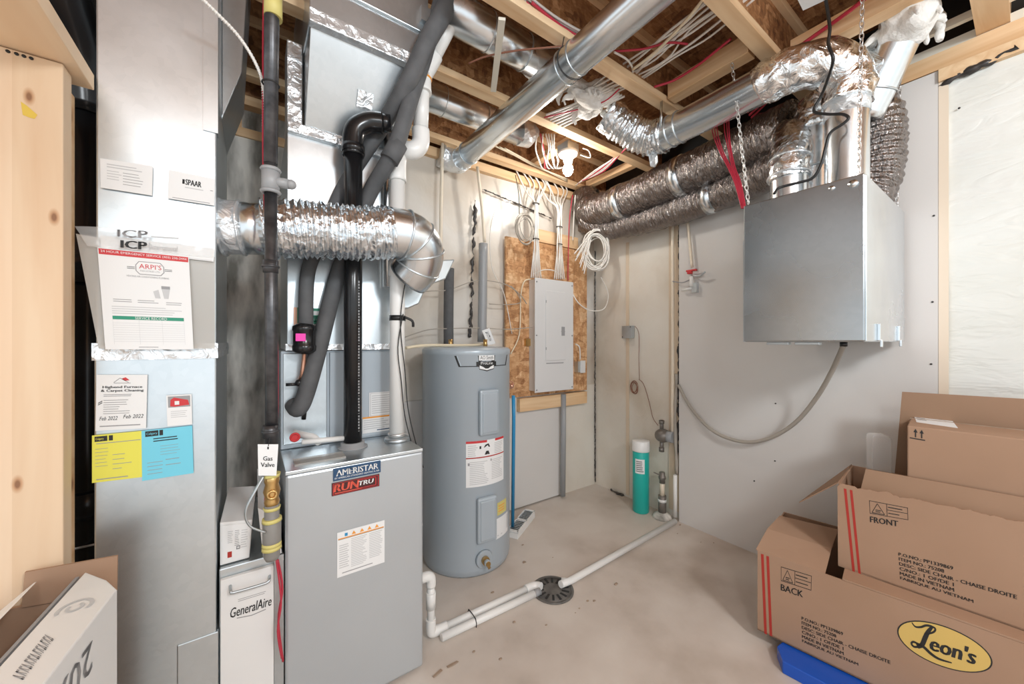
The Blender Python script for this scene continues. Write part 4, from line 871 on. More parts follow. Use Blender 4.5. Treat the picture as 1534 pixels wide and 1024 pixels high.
cable('cable', [V(748, 300, Y=2.2), V(735, 340, Y=2.21), V(737, 400, Y=2.22), V(755, 440, Y=2.22), V(767, 500, Y=2.22)], .003, 'cable', 'thin white cable wandering down the poly left of the strand board')
t = obj('wall_clamp', G().box(V(787, 510, Y=2.23).x, 2.225, V(787, 518, Y=2.23).z, V(797, 510, Y=2.23).x, 2.244, V(787, 507, Y=2.23).z), M['brass']); tag(t, 'small brass grounding clamp left of the panel', 'clamp')
# coils
def coil_of(name, c, rad, n, m, r, label, cat, axis=(0, 1, 0), spread=.012, sq=1.15, grp=None, tail=None, wob=.0):
    c = Vector(c); ax = Vector(axis).normalized(); u = ax.cross(Vector((0, 0, 1))).normalized(); pts = []
    for i in range(n * 14 + 1):
        a = 2 * PI * i / 14; k = i / 14
        rr = rad * (1 + .22 * math.sin(k * 2.3 + 1) * (random.random() * .2 + .8))
        rr *= 1 - wob * (.5 + .5 * math.sin(k * 4.7)) * (.5 - .5 * math.sin(a))
        pts.append(c + u * rr * math.cos(a + .2 * math.sin(k)) * .85 + Vector((0, 0, 1)) * rr * math.sin(a) * sq + ax * spread * math.sin(k * 3.1))
    if tail: pts += [Vector(p) for p in tail]
    return tag(obj(name, G().tube(cr(pts, 2), r, 6), M[m]), label, cat, grp)
coil_of('cable_coil', V(787, 343, Y=2.17), .085, 7, 'cable_grey', .0032, 'grey cable coil hanging on the poly above the strand board', 'cable coil')
cable('cable', [V(772, 262, Y=2.15), V(777, 290, Y=2.16), V(778, 320, Y=2.16)], .003, 'cable_black', 'thin black cable dropping from the joist to the grey coil', 'cable')
lc = V(893, 375, Y=2.03)
coil_of('cable_coil', lc + Vector((0, .0, -.01)), .115, 12, 'cable', .0048, 'large white cable coil hanging in the back corner under the dark flexible duct', 'cable coil', (.6, .8, 0), .045, 1.3, wob=.30)
coil_of('cable_coil', V(892, 318, Y=2.04), .05, 2, 'cable', .005, 'narrow upper loop of white cable tied over the large corner coil', 'cable coil', (.6, .8, 0), .02, 1.9)
for i in range(7):
    a = i / 6
    cable('cable', [V(890, 342, Y=2.05), V(878 + 6 * a, 358 + 6 * a, Y=2.04), V(860 + 14 * a + random.uniform(-3, 3), 380 + 30 * a, Y=2.03)], .0042, 'cable', 'loose white cable end fanning out left from the corner coil', group='loose cable ends at the corner coil')
# junction box and bell wire on the insulated wall
jc = V(942, 497, X=XW + .03)
jb = thing('junction_box', jc, 'small grey junction box on the insulated right wall', 'junction box')
obj('box', G().box(XW - .0, jc.y - .048, jc.z - .052, XW + .04, jc.y + .048, jc.z + .05), M['galv_dark'], jb, bev=.003)
obj('screws', G().lathe([(.004, -.003), (.004, .0)], (XW, jc.y - .038, jc.z + .04), 8, axis='x').lathe([(.004, -.003), (.004, .0)], (XW, jc.y + .038, jc.z - .04), 8, axis='x'), M['ink'], jb)
XI = XW + .03
cable('bell_wire', [V(951, 488, X=XI - .02), V(957, 500, X=XI), V(957, 540, X=XI), V(958, 568, X=XI)], .0022, 'cable_brown', 'brown bell wire dropping from the junction box to its coil', 'wire')
coil_of('bell_wire', V(950, 580, X=XI - .01), .035, 5, 'cable_brown', .0022, 'small brown bell wire coil on the insulated wall', 'wire', (1, 0, 0), .006, 1.3)
cable('bell_wire', [V(957, 568, X=XI), V(964, 575, X=XI), V(972, 600, X=XI), V(978, 625, X=XI - .02), V(986, 637, X=XI - .05)], .0022, 'cable_brown', 'brown bell wire running from its coil to the water meter', 'wire')
# water meter and stubs
mc = V(993, 652, X=XI - .05)
wm = thing('water_meter', mc, 'dull grey round water meter near the drywall edge', 'water meter')
obj('body', G().ball(mc, .058, sc3=(1, 1, .85)), M['bronze'], wm)
obj('register', G().cyl(mc + Vector((.0, -.02, 0)), mc + Vector((.01, -.075, 0)), .040, 20), M['pvc_grey'], wm)
obj('tailpiece', G().cyl(mc + Vector((0, .01, .03)), mc + Vector((0, .01, .11)), .014, 12).cyl(mc + Vector((0, .01, .085)), mc + Vector((0, .01, .11)), .019, 8), M['bronze'], wm)
obj('tailpiece', G().cyl(mc + Vector((0, .01, -.03)), mc + Vector((0, .01, -.12)), .014, 12).cyl(mc + Vector((0, .01, -.09)), mc + Vector((0, .01, -.12)), .019, 8), M['bronze'], wm)
sc_ = V(993, 770, Z=0); sc_.x = XI - .07; sc_.y = V(992, 770, X=XI - .07).y
cs = thing('supply_stub', (sc_.x, sc_.y, 0), 'water supply stub with a shutoff valve rising from the floor under the meter', 'pipe')
obj('mortar_collar', G().lathe([(.07, 0), (.06, .02), (.03, .04)], (sc_.x, sc_.y, 0), 16), M['concrete'], cs)
obj('pipe_run', G().cyl((sc_.x, sc_.y, .03), (sc_.x, sc_.y, .16), .028, 14), M['bronze'], cs)
obj('white_sleeve', G().cyl((sc_.x, sc_.y, .115), (sc_.x, sc_.y, .135), .030, 14), M['pvc'], cs)
obj('riser', G().cyl((sc_.x, sc_.y, .16), (sc_.x, sc_.y, .27), .017, 14), M['pex'], cs)
obj('shutoff_valve', G().cyl((sc_.x, sc_.y, .25), (sc_.x, sc_.y, .33), .020, 10).ball((sc_.x, sc_.y, .29), .026).beam((sc_.x, sc_.y - .01, .30), (sc_.x - .03, sc_.y + .05, .32), .01, .006), M['bronze'], cs)
# poly tube stack right of the meter: bundled cream pipe and loose foam pieces along the seam
pipe('water_pipe', [(XI - .03, YE + .05, 2.30), (XI - .035, YE + .045, 1.4), (XI - .03, YE + .05, .60)], .012, 'pex', 'cream pipe running up the dark seam beside the drywall', smooth=3)
pipe('foam_strip', [(XI - .02, YE + .022, 1.05), (XI - .03, YE + .03, .7), (XI - .02, YE + .02, .33)], .011, 'cable_grey', 'ragged grey foam strip low in the seam beside the drywall', jit=.01)
pipe('water_pipe', [(XI - .045, YE + .02, .33), (XI - .045, YE + .02, .03)], .013, 'pvc', 'short white pipe dropping to the floor at the drywall edge', smooth=0)
# valve with red handle on the drywall
vc = V(1036, 425, X=XW - .03)
tv = thing('hose_valve', vc, 'white plastic ball valve with red handle at the upper left of the drywall', 'valve')
obj('riser_pipe', G().tube(cr([V(1028, 308, X=XW - .03), V(1033, 360, X=XW - .03), V(1037, 400, X=XW - .03)], 4), .009, 10), M['pex'], tv)
obj('valve_body', G().cyl(vc + Vector((0, 0, .05)), vc + Vector((0, 0, -.02)), .013, 12).cyl(vc + Vector((0, 0, -.03)), vc + Vector((0, .07, -.035)), .009, 10), M['pvc'], tv)
obj('bracket', G().box(vc.x - .002, vc.y - .035, vc.z - .06, XW, vc.y - .0, vc.z + .005), M['galv'], tv)
hd = V(1036, 405, X=XW - .035); obj('red_handle', G().obox(hd, (.012, 0, 0), (0, .035, 0), (0, 0, .006)).obox(hd + Vector((0, .012, -.01)), (.014, 0, 0), (0, .014, 0), (0, 0, .012)), M['red'], tv, bev=.003)
obj('side_outlet', G().tube(cr([V(1036, 412, X=XW - .03), V(1048, 413, X=XW - .04), V(1056, 407, X=XW - .05)], 4), .006, 8), M['galv_dark'], tv)
cable('hose_bracket', [V(1006, 421, X=XW - .01), V(1022, 423, X=XW - .03), V(1035, 418, X=XW - .03)], .004, 'ink_grey', 'thin dark strap from the seam to the ball valve', 'strap')

# teal salt canister on floor
tc = V(960, 764, Z=0); tcx, tcy = 2.36, None
p = V(960, 765, Z=0)
can = thing('canister', p, 'tall teal plastic tube with a white cap standing on the floor in the corner', 'canister')
dpt = p.x * FX + p.y * FY; hh = (765 - 659) / F * dpt; rr = 11.8 / F * dpt
obj('tube', G().lathe([(rr * .92, 0), (rr, .006), (rr, hh - .075), (rr * .95, hh - .07)], p, 32), M['teal'], can)
obj('cap', G().lathe([(rr * 1.06, hh - .078), (rr * 1.08, hh - .07), (rr * 1.06, hh - .004), (rr * .98, hh)], p, 32), M['pvc'], can)
vx = Vector((-p.x, -p.y, 0)).normalized(); ux = Vector((-vx.y, vx.x, 0))
def cf(u, v, o=0):
    a = math.atan2(vx.y, vx.x) - .7 + 1.15 * u
    return p + Vector((math.cos(a), math.sin(a), 0)) * (rr + .0006 + o) + Vector((0, 0, hh * (.56 + .20 * v)))
s = Sheet(cf, 8); bd = s.base('label', M['paper'], can); s.rows(.12, .1, .9, .9, 6, M['ink'], .35); s.done(bd)

# vent register leaning on the floor
vg = thing('floor_register', V(782, 790, Z=0), 'white framed floor register lying beside the water heater', 'register')
a, b, c, d_ = V(786, 762, Z=.045), V(802, 766, Z=.045), V(775, 797, Z=.045), V(760, 794, Z=.045)
ctr = (a + b + c + d_) / 4; ax = (b - a + c - d_) / 4; ay = (a - d_ + b - c) / 4
obj('tray', G().obox(ctr - Vector((0, 0, .026)), ax * 1.0, ay * 1.0, (0, 0, .018)), M['pvc'], vg)
obj('frame', G().obox(ctr + ax * .93, ax * .07, ay, (0, 0, .006)).obox(ctr - ax * .93, ax * .07, ay, (0, 0, .006)).obox(ctr + ay * .95, ax, ay * .05, (0, 0, .006)).obox(ctr - ay * .95, ax, ay * .05, (0, 0, .006)).obox(ctr, ax, ay * .04, (0, 0, .006)), M['pvc'], vg)
obj('dark_well', G().obox(ctr - Vector((0, 0, .006)), ax * .9, ay * .95, (0, 0, .002)), M['grille'], vg)
g = G()
for h_ in (-1, 1):
    for i in range(7): g.obox(ctr + ay * h_ * .5 + ay * (i - 3) * .125, ax * .86, ay * .018, (0, 0, .003))
obj('louvers', g, M['galv'], vg)

# ================================================================== VENTILATOR AND ITS DUCTS
HX0, HX1, HY0, HY1, HZ0, HZ1 = 1.766, 2.44, .345, .735, 1.28, 1.879
hv = thing('heat_recovery_ventilator', ((HX0 + HX1) / 2, (HY0 + HY1) / 2, HZ0), 'large brushed steel ventilator box hanging from chains on the right wall', 'ventilator')
obj('cabinet', G().box(HX0 + .012, HY0 + .004, HZ0, HX1, HY1, HZ1 - .003), M['hrv'], hv, bev=.003)
obj('front_panel', G().box(HX0, HY0, HZ0 + .003, HX0 + .012, HY1 + .002, HZ1), M['hrv'], hv, bev=.004)
obj('side_panel', G().box(HX0 + .013, HY0 - .003, HZ0 + .002, HX1 - .002, HY0 + .004, HZ1 - .004), M['galv_pipe'], hv, bev=.002)
obj('far_flange', G().box(HX0 + .02, HY1 + .002, HZ0, HX0 + .10, HY1 + .012, HZ0 + .45), M['galv_dark'], hv)
obj('hook_washer', G().lathe([(.014, -.006), (.014, 0)], (HX0, HY0 + .03, HZ1 - .03), 16, axis='x').lathe([(.009, -.004), (.009, 0)], (HX0, HY0 + .09, HZ1 - .025), 12, axis='x'), M['galv_pipe'], hv)
for x in (1.93, 2.28): obj('clip', G().box(x, HY0 - .012, HZ0 + .005, x + .07, HY0 - .003, HZ0 + .07).box(x + .02, HY0 - .014, HZ0 - .02, x + .035, HY0 - .006, HZ0 + .01), M['galv_pipe'], hv, bev=.002)
for y in (.40, .50): obj('bottom_latch', G().box(HX0 + .03, y + .08, HZ0 - .012, HX0 + .06, y + .16, HZ0), M['galv_dark'], hv, bev=.002)
obj('drain_spout', G().cyl((2.20, .50, HZ0 - .02), (2.20, .50, HZ0), .014, 12), M['abs'], hv)
def duct(name, pts, r, m, label, n=28, smooth=5, seams=(), mats=None, jit=0, jf=30, cat='duct'):
    t = thing(name, pts[0], label, cat)
    P = resample(cr(pts, smooth) if smooth else pts, .03)
    obj('duct_run', G().tube(P, r, n, jit=jit, jf=jf), M[m], t)
    for c, ax, rr in seams: obj('seam', G().ring(c, ax, rr, .004, n=n), M['galv'], t)
    return t
Bx, By = 1.985, .442
t = duct('round_duct', [(Bx, By, HZ1 + .002), (Bx, By, 2.30)], .070, 'galv_pipe', 'right tall round metal duct standing on the ventilator', smooth=0, seams=[((Bx, By, 1.90), (0, 0, 1), .072), ((Bx, By, 2.26), (0, 0, 1), .072)])
obj('foil_elbow', G().tube(resample(cr([(Bx, By, 2.25), (Bx, By, 2.35), (1.94, .48, 2.42), (1.88, .56, 2.43), (1.852, .66, 2.425), (1.851, .70, 2.42)], 6), .012), .086, 40, jit=.012, jf=24), M['foil_lilac'], t)
obj('foil_tape', G().tube([(Bx, By, 2.20), (Bx, By, 2.30)], .0725, 28, jit=.004, jf=60), M['foil'], t)
Ax, Ay = 2.185, .605
t = duct('round_duct', [(Ax, Ay, HZ1 + .002), (Ax, Ay, 2.20), (Ax, Ay, 2.34)], .075, 'galv_pipe', 'middle round metal duct behind the tall right one on the ventilator', smooth=0, seams=[((Ax, Ay, 2.1), (0, 0, 1), .077)])
obj('foil_elbow', G().tube(resample(cr([(Ax, Ay, 2.28), (Ax, Ay - .01, 2.38), (2.16, .50, 2.45), (2.10, .42, 2.50)], 5), .015), .082, 30, jit=.012, jf=24), M['foil_lilac'], t)
Cx, Cy = 2.02, .652
t = duct('round_duct', [(Cx, Cy, HZ1 + .002), (Cx, Cy, 2.06)], .072, 'galv_pipe', 'short left round metal duct on the ventilator, bending into the dark flexible duct', smooth=0)
obj('foil_elbow', G().tube(cr([(Cx, Cy, 2.03), (Cx, Cy, 2.10), (2.06, .655, 2.18), (2.12, .68, 2.26), (2.19, .72, 2.31)], 6), .078, 30, jit=.010, jf=34), M['foil_lilac'], t)
for z in (2.04, 2.12): obj('seam', G().ring((Cx + (.01 if z > 2.1 else 0), Cy, z), (0.1, 0, 1), .080, .006), M['foil'], t)
t = duct('round_duct', [(1.850, 1.20, 2.42), (1.850, .66, 2.42)], .078, 'galv_pipe', 'silver round duct running level beside the joists above the dark flexible ducts', smooth=0, seams=[((1.85, 1.13, 2.42), (0, 1, 0), .080), ((1.85, 1.08, 2.42), (0, 1, 0), .080)])
obj('side_flex', G().tube(resample(cr([(1.85, 1.17, 2.42), (1.84, 1.24, 2.43), (1.80, 1.30, 2.46), (1.72, 1.36, 2.52), (1.64, 1.40, 2.58)], 8), .007), [.086 + .006 * math.sin(i * 1.9) for i in range(41)][:len(resample(cr([(1.85, 1.17, 2.42), (1.84, 1.24, 2.43), (1.80, 1.30, 2.46), (1.72, 1.36, 2.52), (1.64, 1.40, 2.58)], 8), .007))], 36, jit=.012, jf=40), M['foil_flex'], t)
obj('tape_tail', G().extrude([(1.845, 1.27, 2.36), (1.85, 1.22, 2.35), (1.845, 1.21, 2.29), (1.85, 1.235, 2.27), (1.842, 1.255, 2.28)], (.012, .004, 0)), M['foil'], t)
obj('hanger_strap', G().tube([(1.78, 1.145, 2.565), (1.772, 1.145, 2.42)], .008, 6, flat=.3).tube([(1.92, 1.145, 2.565), (1.93, 1.145, 2.42)], .008, 6, flat=.3), M['galv_pipe'], t)
# diagonal duct up to the right with loose insulation
d0 = V(1290, 178, d=1.66); d1 = V(1362, 25, d=1.50)
t = duct('round_duct', [d0, d1], .074, 'galv_pipe', 'round metal duct slanting up to the right beside the chain, wrapped in white insulation', smooth=0, seams=[(d0.lerp(d1, .3), d1 - d0, .076)])
def fluff(name, c, r, label, sc3=(1, 1, .6), jit=.9, jf=7):
    g = G().ball(c, r, jit=jit, jf=jf, nu=40, nv=26, sc3=sc3)
    for _ in range(9):
        a = random.random() * 2 * PI; e = Vector((math.cos(a), math.sin(a), -.35)); q = Vector(c) + Vector((e.x * r * sc3[0], e.y * r * sc3[1], e.z * r * sc3[2]))
        g.tube(cr([q - e * .02, q + e * .02 + Vector((0, 0, -.01)), q + e * .03 + Vector((random.uniform(-.02, .02), 0, -.035))], 4), [.018, .017, .015, .013, .011, .009, .007, .005, .003], 8, jit=.006, jf=60)
    return tag(obj(name, g, M['insul']), label, 'insulation')
fluff('insulation', V(1352, 32, d=1.50), .105, 'white fibre insulation bunched around the slanted duct at top right', (1, .8, .75), .5)
g = G().tube(cr([V(1372, 25, d=1.5), V(1398, 22, d=1.5), V(1408, 40, d=1.5), V(1406, 62, d=1.5)], 6), [.03 - .0012 * i for i in range(19)], 12, jit=.014, jf=30)
g.tube(cr([V(1352, 60, d=1.5), V(1366, 50, d=1.5), V(1380, 45, d=1.5), V(1384, 38, d=1.5)], 6), .010, 10, jit=.006, jf=50)
tag(obj('insulation', g, M['insul']), 'curled strand of white insulation hanging right of the slanted duct', 'insulation')
fluff('insulation', (1.50, 1.40, 2.60), .125, 'torn white insulation batt hanging between joists beside the silver flex', (1.15, .75, .45))
fluff('insulation', (1.33, 1.42, 2.66), .11, 'white insulation pad right behind the round metal ceiling duct', (1.2, .7, .4))
# dark flexible ducts along the right wall
def darkflex(pts, r, label, bands, step=.008, ring=.008):
    t = thing('flexible_duct', pts[0], label, 'duct'); P = resample(cr(pts, 8), step)
    obj('jacket', G().tube(P, [r * (1 + .03 * noise.noise(Vector((i * .12, 0, 0))) + ring * math.sin(i * 1.05)) for i in range(len(P))], 48, jit=.008, jf=24), M['foil_black'], t)
    for b in bands:
        i = int(b * (len(P) - 1)); d = (P[min(i + 1, len(P) - 1)] - P[i - 1]).normalized()
        obj('clamp_band', G().tube([P[i] - d * .032, P[i] + d * .032], r * 1.05, 40), M['galv_pipe'], t)
    return t
darkflex([(2.30, 2.19, 2.50), (2.27, 2.12, 2.38), (2.27, 1.98, 2.335), (2.285, 1.70, 2.345), (2.29, 1.40, 2.36), (2.29, 1.10, 2.375), (2.27, .85, 2.385), (2.24, .70, 2.38)], .125, 'upper dark foil flexible duct running along the top of the right wall', (.30, .60))
darkflex([(2.26, 2.17, 2.30), (2.34, 2.02, 2.22), (2.375, 1.75, 2.19), (2.375, 1.40, 2.185), (2.365, 1.10, 2.20), (2.32, .90, 2.20), (2.25, .74, 2.21)], .098, 'lower dark foil flexible duct against the right wall under the upper one', (.70,))
darkflex([(2.30, .62, 2.37), (2.345, .50, 2.40), (2.36, .43, 2.33), (2.365, .42, 2.20), (2.36, .43, 2.05), (2.33, .47, HZ1 + .02)], .098, 'dark foil flexible duct curving down behind the ventilator ducts', (), .0045, .03)
# chains
def chain(a, b, label):
    a, b = Vector(a), Vector(b); n = int((a - b).length / .021); d = (b - a).normalized(); g = G(); s1 = d.orthogonal().normalized(); s2 = d.cross(s1)
    for i in range(n):
        c = a.lerp(b, (i + .5) / n); u = s1 if i % 2 else s2
        pts = [c + d * .0145 * math.cos(k * PI / 6) + u * .0065 * math.sin(k * PI / 6) for k in range(13)]
        g.tube(pts, .0019, 5, caps=False)
    return tag(obj('chain', g, M['zinc']), label, 'chain')
chain((1.80, .80, 2.56), (1.772, .72, 1.885), 'steel chain holding the far front corner of the ventilator')
chain((1.768, .345, 2.85), (1.768, .362, 1.885), 'steel chain holding the near front corner of the ventilator, passing the tall duct')
chain((2.455, .36, 2.50), (2.40, .362, 1.885), 'steel chain on the wall side of the ventilator, hooked to the top plate')
cord = [(1236, -6), (1243, 40), (1241, 66), (1248, 88), (1243, 110), (1231, 142), (1219, 166), (1240, 171), (1262, 171), (1271, 177), (1262, 186), (1244, 199), (1237, 220), (1230, 246), (1218, 266)]
cable('power_cord', [V(x, y, X=1.745 if y < 100 else (1.80 if y < 120 else 1.862)) for x, y in cord] + [V(1198, 273, X=1.85), V(1168, 281, X=1.83), V(1160, 290, X=1.80)], .0055, 'cable_black', 'black power cord hanging in front of the ducts, ending on the ventilator', n=8)
for i, (x, k) in enumerate(((1066, 0), (1070, 1), (1074, 2), (1085, 3), (1089, 4), (1092, 5))):
    cable('cable', [Vector((1.99, V(x, 190, X=1.99).y, 2.60)), V(x, 190, X=1.99), V(x + 3 + (5 - k) * 1.4, 222, X=1.96), V(1090 + k * 2.2, 250, X=1.90), V(1101 + k * 1.8, 275, X=1.84), V(1111 + k * 1.2, 312, X=1.785)], .0027, 'cable_red', 'thin red cable in the bunch dropping behind the left end of the ventilator', group='red cables behind the ventilator')
cable('drain_hose', [V(1016, 576, X=2.46), V(1036, 612, X=2.45), V(1068, 645, X=2.44), V(1110, 661, X=2.43), V(1150, 657, X=2.42), V(1190, 634, X=2.40), V(1222, 597, X=2.36), V(1246, 556, X=2.28), (2.20, .50, HZ0 - .015)], .0105, 'cable_grey', 'grey drain hose sagging along drywall from the seam up to the ventilator', 'hose', n=10, sm=8)

# ================================================================== CEILING DUCTS, LIGHT, CABLES
t = thing('round_duct', (1.108, 1.0, 2.40), 'long round metal duct slung below the joists across the ceiling', 'duct')
obj('duct_run', G().tube([(1.108, 2.20, 2.47), (1.108, 1.5, 2.47), (1.108, -.9, 2.47)], .067, 36), M['galv_pipe'], t)
obj('end_elbow', G().tube(cr([(1.108, 2.14, 2.47), (1.10, 2.20, 2.475), (1.06, 2.235, 2.49), (1.0, 2.24, 2.50)], 5), .072, 28, jit=.006, jf=40), M['foil'], t)
for y in (1.10, 1.17, 2.05): obj('seam', G().ring((1.108, y, 2.47), (0, 1, 0), .068, .0035, n=32), M['galv_dark'], t)
obj('wire_hanger', G().ring((1.108, 1.135, 2.47), (.2, 1, 0), .0705, .002, n=32).tube([(1.05, 1.13, 2.51), (1.07, 1.14, 2.566)], .002, 6), M['ink'], t)
def bayduct(y, x0, x1, z, label):
    t = thing('round_duct', (x0, y, z), label, 'duct')
    obj('duct_run', G().cyl((x0, y, z), (x1, y, z), .078, 28), M['galv_pipe'], t)
    obj('end_boot', G().tube([(x1 - .02, y, z), (x1 + .06, y, z + .01), (x1 + .10, y, z + .05)], [.082, .08, .06], 24, jit=.01, jf=40), M['foil'], t)
    for k in (.33, .66): obj('seam', G().ring((x0 + (x1 - x0) * k, y, z), (1, 0, 0), .079, .003), M['galv'], t)
bayduct(1.42, .66, 1.28, 2.68, 'round metal duct lying in the joist bay above the long ceiling duct, nearer the camera')
bayduct(1.97, .62, 1.45, 2.67, 'round metal duct in the joist bay next to the back wall, left of the bulb')
tag(obj('strapping', G().beam(V(752, 28, Z=2.56), V(739, 136, Z=2.56), .028, .012), M['strip']), 'pale slat hanging across the joist bay left of the long ceiling duct', 'strip')
cable('cable', [V(702, 95, Z=2.55), V(730, 84, Z=2.56), V(780, 75, Z=2.555), V(862, 68, Z=2.55)], .004, 'cable_brown', 'thin brown cable stretched below the joists behind the long ceiling duct')
# bulb and lampholder
LC = Vector((1.725, 1.80, 2.53))
lf = thing('light_fixture', LC, 'white porcelain lampholder with a glowing bare bulb between two joists', 'light')
obj('porcelain_base', G().lathe([(.060, .0), (.066, .012), (.066, .02)][::1], LC + Vector((0, 0, .0)), 32).lathe([(.030, -.045), (.034, -.02), (.050, -.002), (.060, .004)], LC, 28), M['porcelain'], lf)
obj('bulb', G().lathe([(.004, -.135), (.018, -.130), (.030, -.113), (.034, -.095), (.030, -.076), (.018, -.055), (.015, -.042)], LC, 28), M['bulb'], lf)
obj('junction_box', G().box(LC.x - .05, LC.y - .05, 2.551, LC.x + .05, LC.y + .05, 2.60), M['galv_dark'], lf)
tag(obj('wood_brace', G().beam((LC.x, 1.69, 2.622), (LC.x, 2.17, 2.622), .06, .036), M['pine_y']), 'wooden brace above the bulb fixture between two joists', 'wood blocking')

def run(pxs, Z, r, m, label, grp=None, jz=.03):
    return cable('cable', [V(x, y, Z=Z + random.uniform(-jz, jz)) for x, y in pxs], r, m, label, group=grp)
# main white bundle sweeping toward the camera at the right of the long duct
for i in range(9):
    o = i * 5.5
    cable('cable', [V(888 + o * .5 + random.uniform(-6, 6), 132 + o * .25, Z=2.60), V(915 + o * .9 + random.uniform(-9, 9), 112 + o * .2, Z=2.64), V(960 + o * .95 + random.uniform(-12, 12), 78 + o * .22 + random.uniform(-6, 6), Z=2.64), V(1010 + o * 1.1 + random.uniform(-14, 14), 42 + o * .25 + random.uniform(-6, 6), Z=2.66), V(1070 + o * 1.3 + random.uniform(-8, 8), -12 + o * .2, Z=2.67)],
          random.choice((.0045, .0055, .006)), 'cable', 'white cable in the wide bundle sweeping toward the camera between joists', group='wide bundle of white ceiling cables')
cable('cable', [V(948, 104, Z=2.60), V(985, 75, Z=2.60), V(1030, 28, Z=2.60), V(1060, -10, Z=2.60)], .0065, 'cable_cream', 'single cream cable left of the wide white ceiling bundle')
cable('cable', [V(920, 78, Z=2.60), V(940, 90, Z=2.61), V(948, 105, Z=2.61), V(944, 118, Z=2.62)], .005, 'cable', 'white cable hook between the long duct and the wide bundle')
cable('cable', [V(919, 77, Z=2.62), V(965, 73, Z=2.62), V(1000, 64, Z=2.64), V(1030, 66, Z=2.64)], .005, 'cable_red', 'red cable emerging from behind the long duct toward the wide white bundle')
cable('cable', [V(980, 130, Z=2.60), V(1010, 120, Z=2.61), V(1045, 98, Z=2.62), V(1095, 58, Z=2.63)], .006, 'cable_red', 'red cable running under the wide white bundle')
# red and white pair upper left of the long duct
for i in range(3):
    cable('cable', [V(782 + i * 6, -4, Z=2.62), V(815 + i * 6, 22, Z=2.62), V(850 + i * 5, 42, Z=2.62), V(882 + i * 3, 56, Z=2.62)], .006, 'cable', 'white cable beside the red ones at top, left of the long ceiling duct', group='white cables top left of the long duct')
for i in range(2):
    cable('cable', [V(788 + i * 9, 4, Z=2.60), V(818 + i * 8, 28, Z=2.60), V(848 + i * 6, 48, Z=2.60), V(872 + i * 4, 58, Z=2.60)], .006, 'cable_red', 'red cable at top, left of the long ceiling duct', group='red cables top left of the long duct')
# lower white cables in the second bay, over the insulation
for i in range(7):
    cable('cable', [V(818 + i * 3, 172 + i * 3.5, Z=2.57), V(850 + i * 4, 160 + i * 2.5, Z=2.575), V(880 + i * 4, 147 + i * 2, Z=2.58), V(912 + i * 4, 132 + i * 2, Z=2.60)], .0055, 'cable', 'white cable crossing the joist bay in front of the torn insulation', group='white cables crossing by the insulation')
cable('cable', [V(815, 176, Z=2.56), V(870, 163, Z=2.56), V(905, 152, Z=2.56), V(928, 133, Z=2.58)], .0035, 'cable_red', 'thin dark red cable crossing in front of the torn insulation')
for i in range(6):
    mcol = 'cable_red' if i % 3 == 2 else 'cable'
    cable('cable', [V(862 + i * 2, 278 - i * 1.5, Z=2.55), V(890 + i * 3, 256, Z=2.56), V(915 + i * 3, 240 - i * 2, Z=2.57), V(940 + i * 2, 222 - i * 2, Z=2.60), V(975, 213 - i * 3, Z=2.62)], .0045, mcol,
          'red cable in the bunch between the bulb and the dark flexible duct' if i % 3 == 2 else 'white cable in the bunch between the bulb and the dark flexible duct', group=('red' if i % 3 == 2 else 'white') + ' cables right of the bulb')
for i in range(7):
    x = 805 + i * 4.2; mcol = 'cable_red' if i == 1 else 'cable'
    cable('cable', [V(x, 200, Z=2.62), V(x + random.uniform(-3, 5), 222, Z=2.55), V(x + 4 + random.uniform(-3, 3), 240, Z=2.52), V(x + 8 + random.uniform(-4, 4), 252, Z=2.55), V(x + 16, 250, Z=2.60)], .005, mcol,
          'red cable drooping just left of the bulb' if i == 1 else 'white cable drooping in a loop just left of the bulb', group=None if i == 1 else 'drooping white cables left of the bulb')
cable('cable', [V(870, 232, Z=2.545), V(884, 236, Z=2.54), V(882, 226, Z=2.55), V(873, 222, Z=2.56)], .0035, 'cable', 'small white cable loop right of the lampholder')
for i in range(3):
    cable('cable', [V(740 + 8 * i, 218 + 2 * i, Z=2.58), V(770 + 6 * i, 232 + 2 * i, Z=2.575), V(800 + 4 * i, 248 + i, Z=2.57), V(850, 268 + 2 * i, Z=2.57)], .005, 'cable_cream', 'cream cable lying along the joist left of the bulb', group='cream cables along the back joist')
# cables between joists by the right side
for i in range(3):
    cable('cable', [V(1120 + i * 3, 168 + i * 4, Z=2.60), V(1140 + i * 4, 150 + i * 2, Z=2.60), V(1160 + i * 4, 132 + i, Z=2.60), V(1190 + i * 3, 106, Z=2.62)], .007, 'cable_red', 'red cable above the silver level duct near the foil boot', group='red cables above the level duct')
cable('cable', [V(1190, 75, Z=2.60), V(1225, 50, Z=2.62), V(1265, 22, Z=2.62), V(1300, -5, Z=2.62)], .008, 'cable_red', 'thick red cable at the top beside the ventilator chain')
cable('cable', [V(1130, 140, Z=2.585), V(1165, 118, Z=2.585), V(1190, 98, Z=2.585)], .007, 'cable_cream', 'cream cable just above the silver level duct')
for i in range(2):
    cable('cable', [V(1200, 80 + 6 * i, Z=2.61), V(1250, 52 + 6 * i, Z=2.61), V(1300, 28 + 5 * i, Z=2.61), V(1345, 0 + 4 * i, Z=2.61)], .009, 'cable', 'white pipe running behind the slanted duct at the top', group='white pipes at the top')
s = Sheet(quad_map(V(1190, -20, Z=2.555), V(1250, -8, Z=2.555), V(1200, 16, Z=2.555), V(1240, 10, Z=2.555))); 
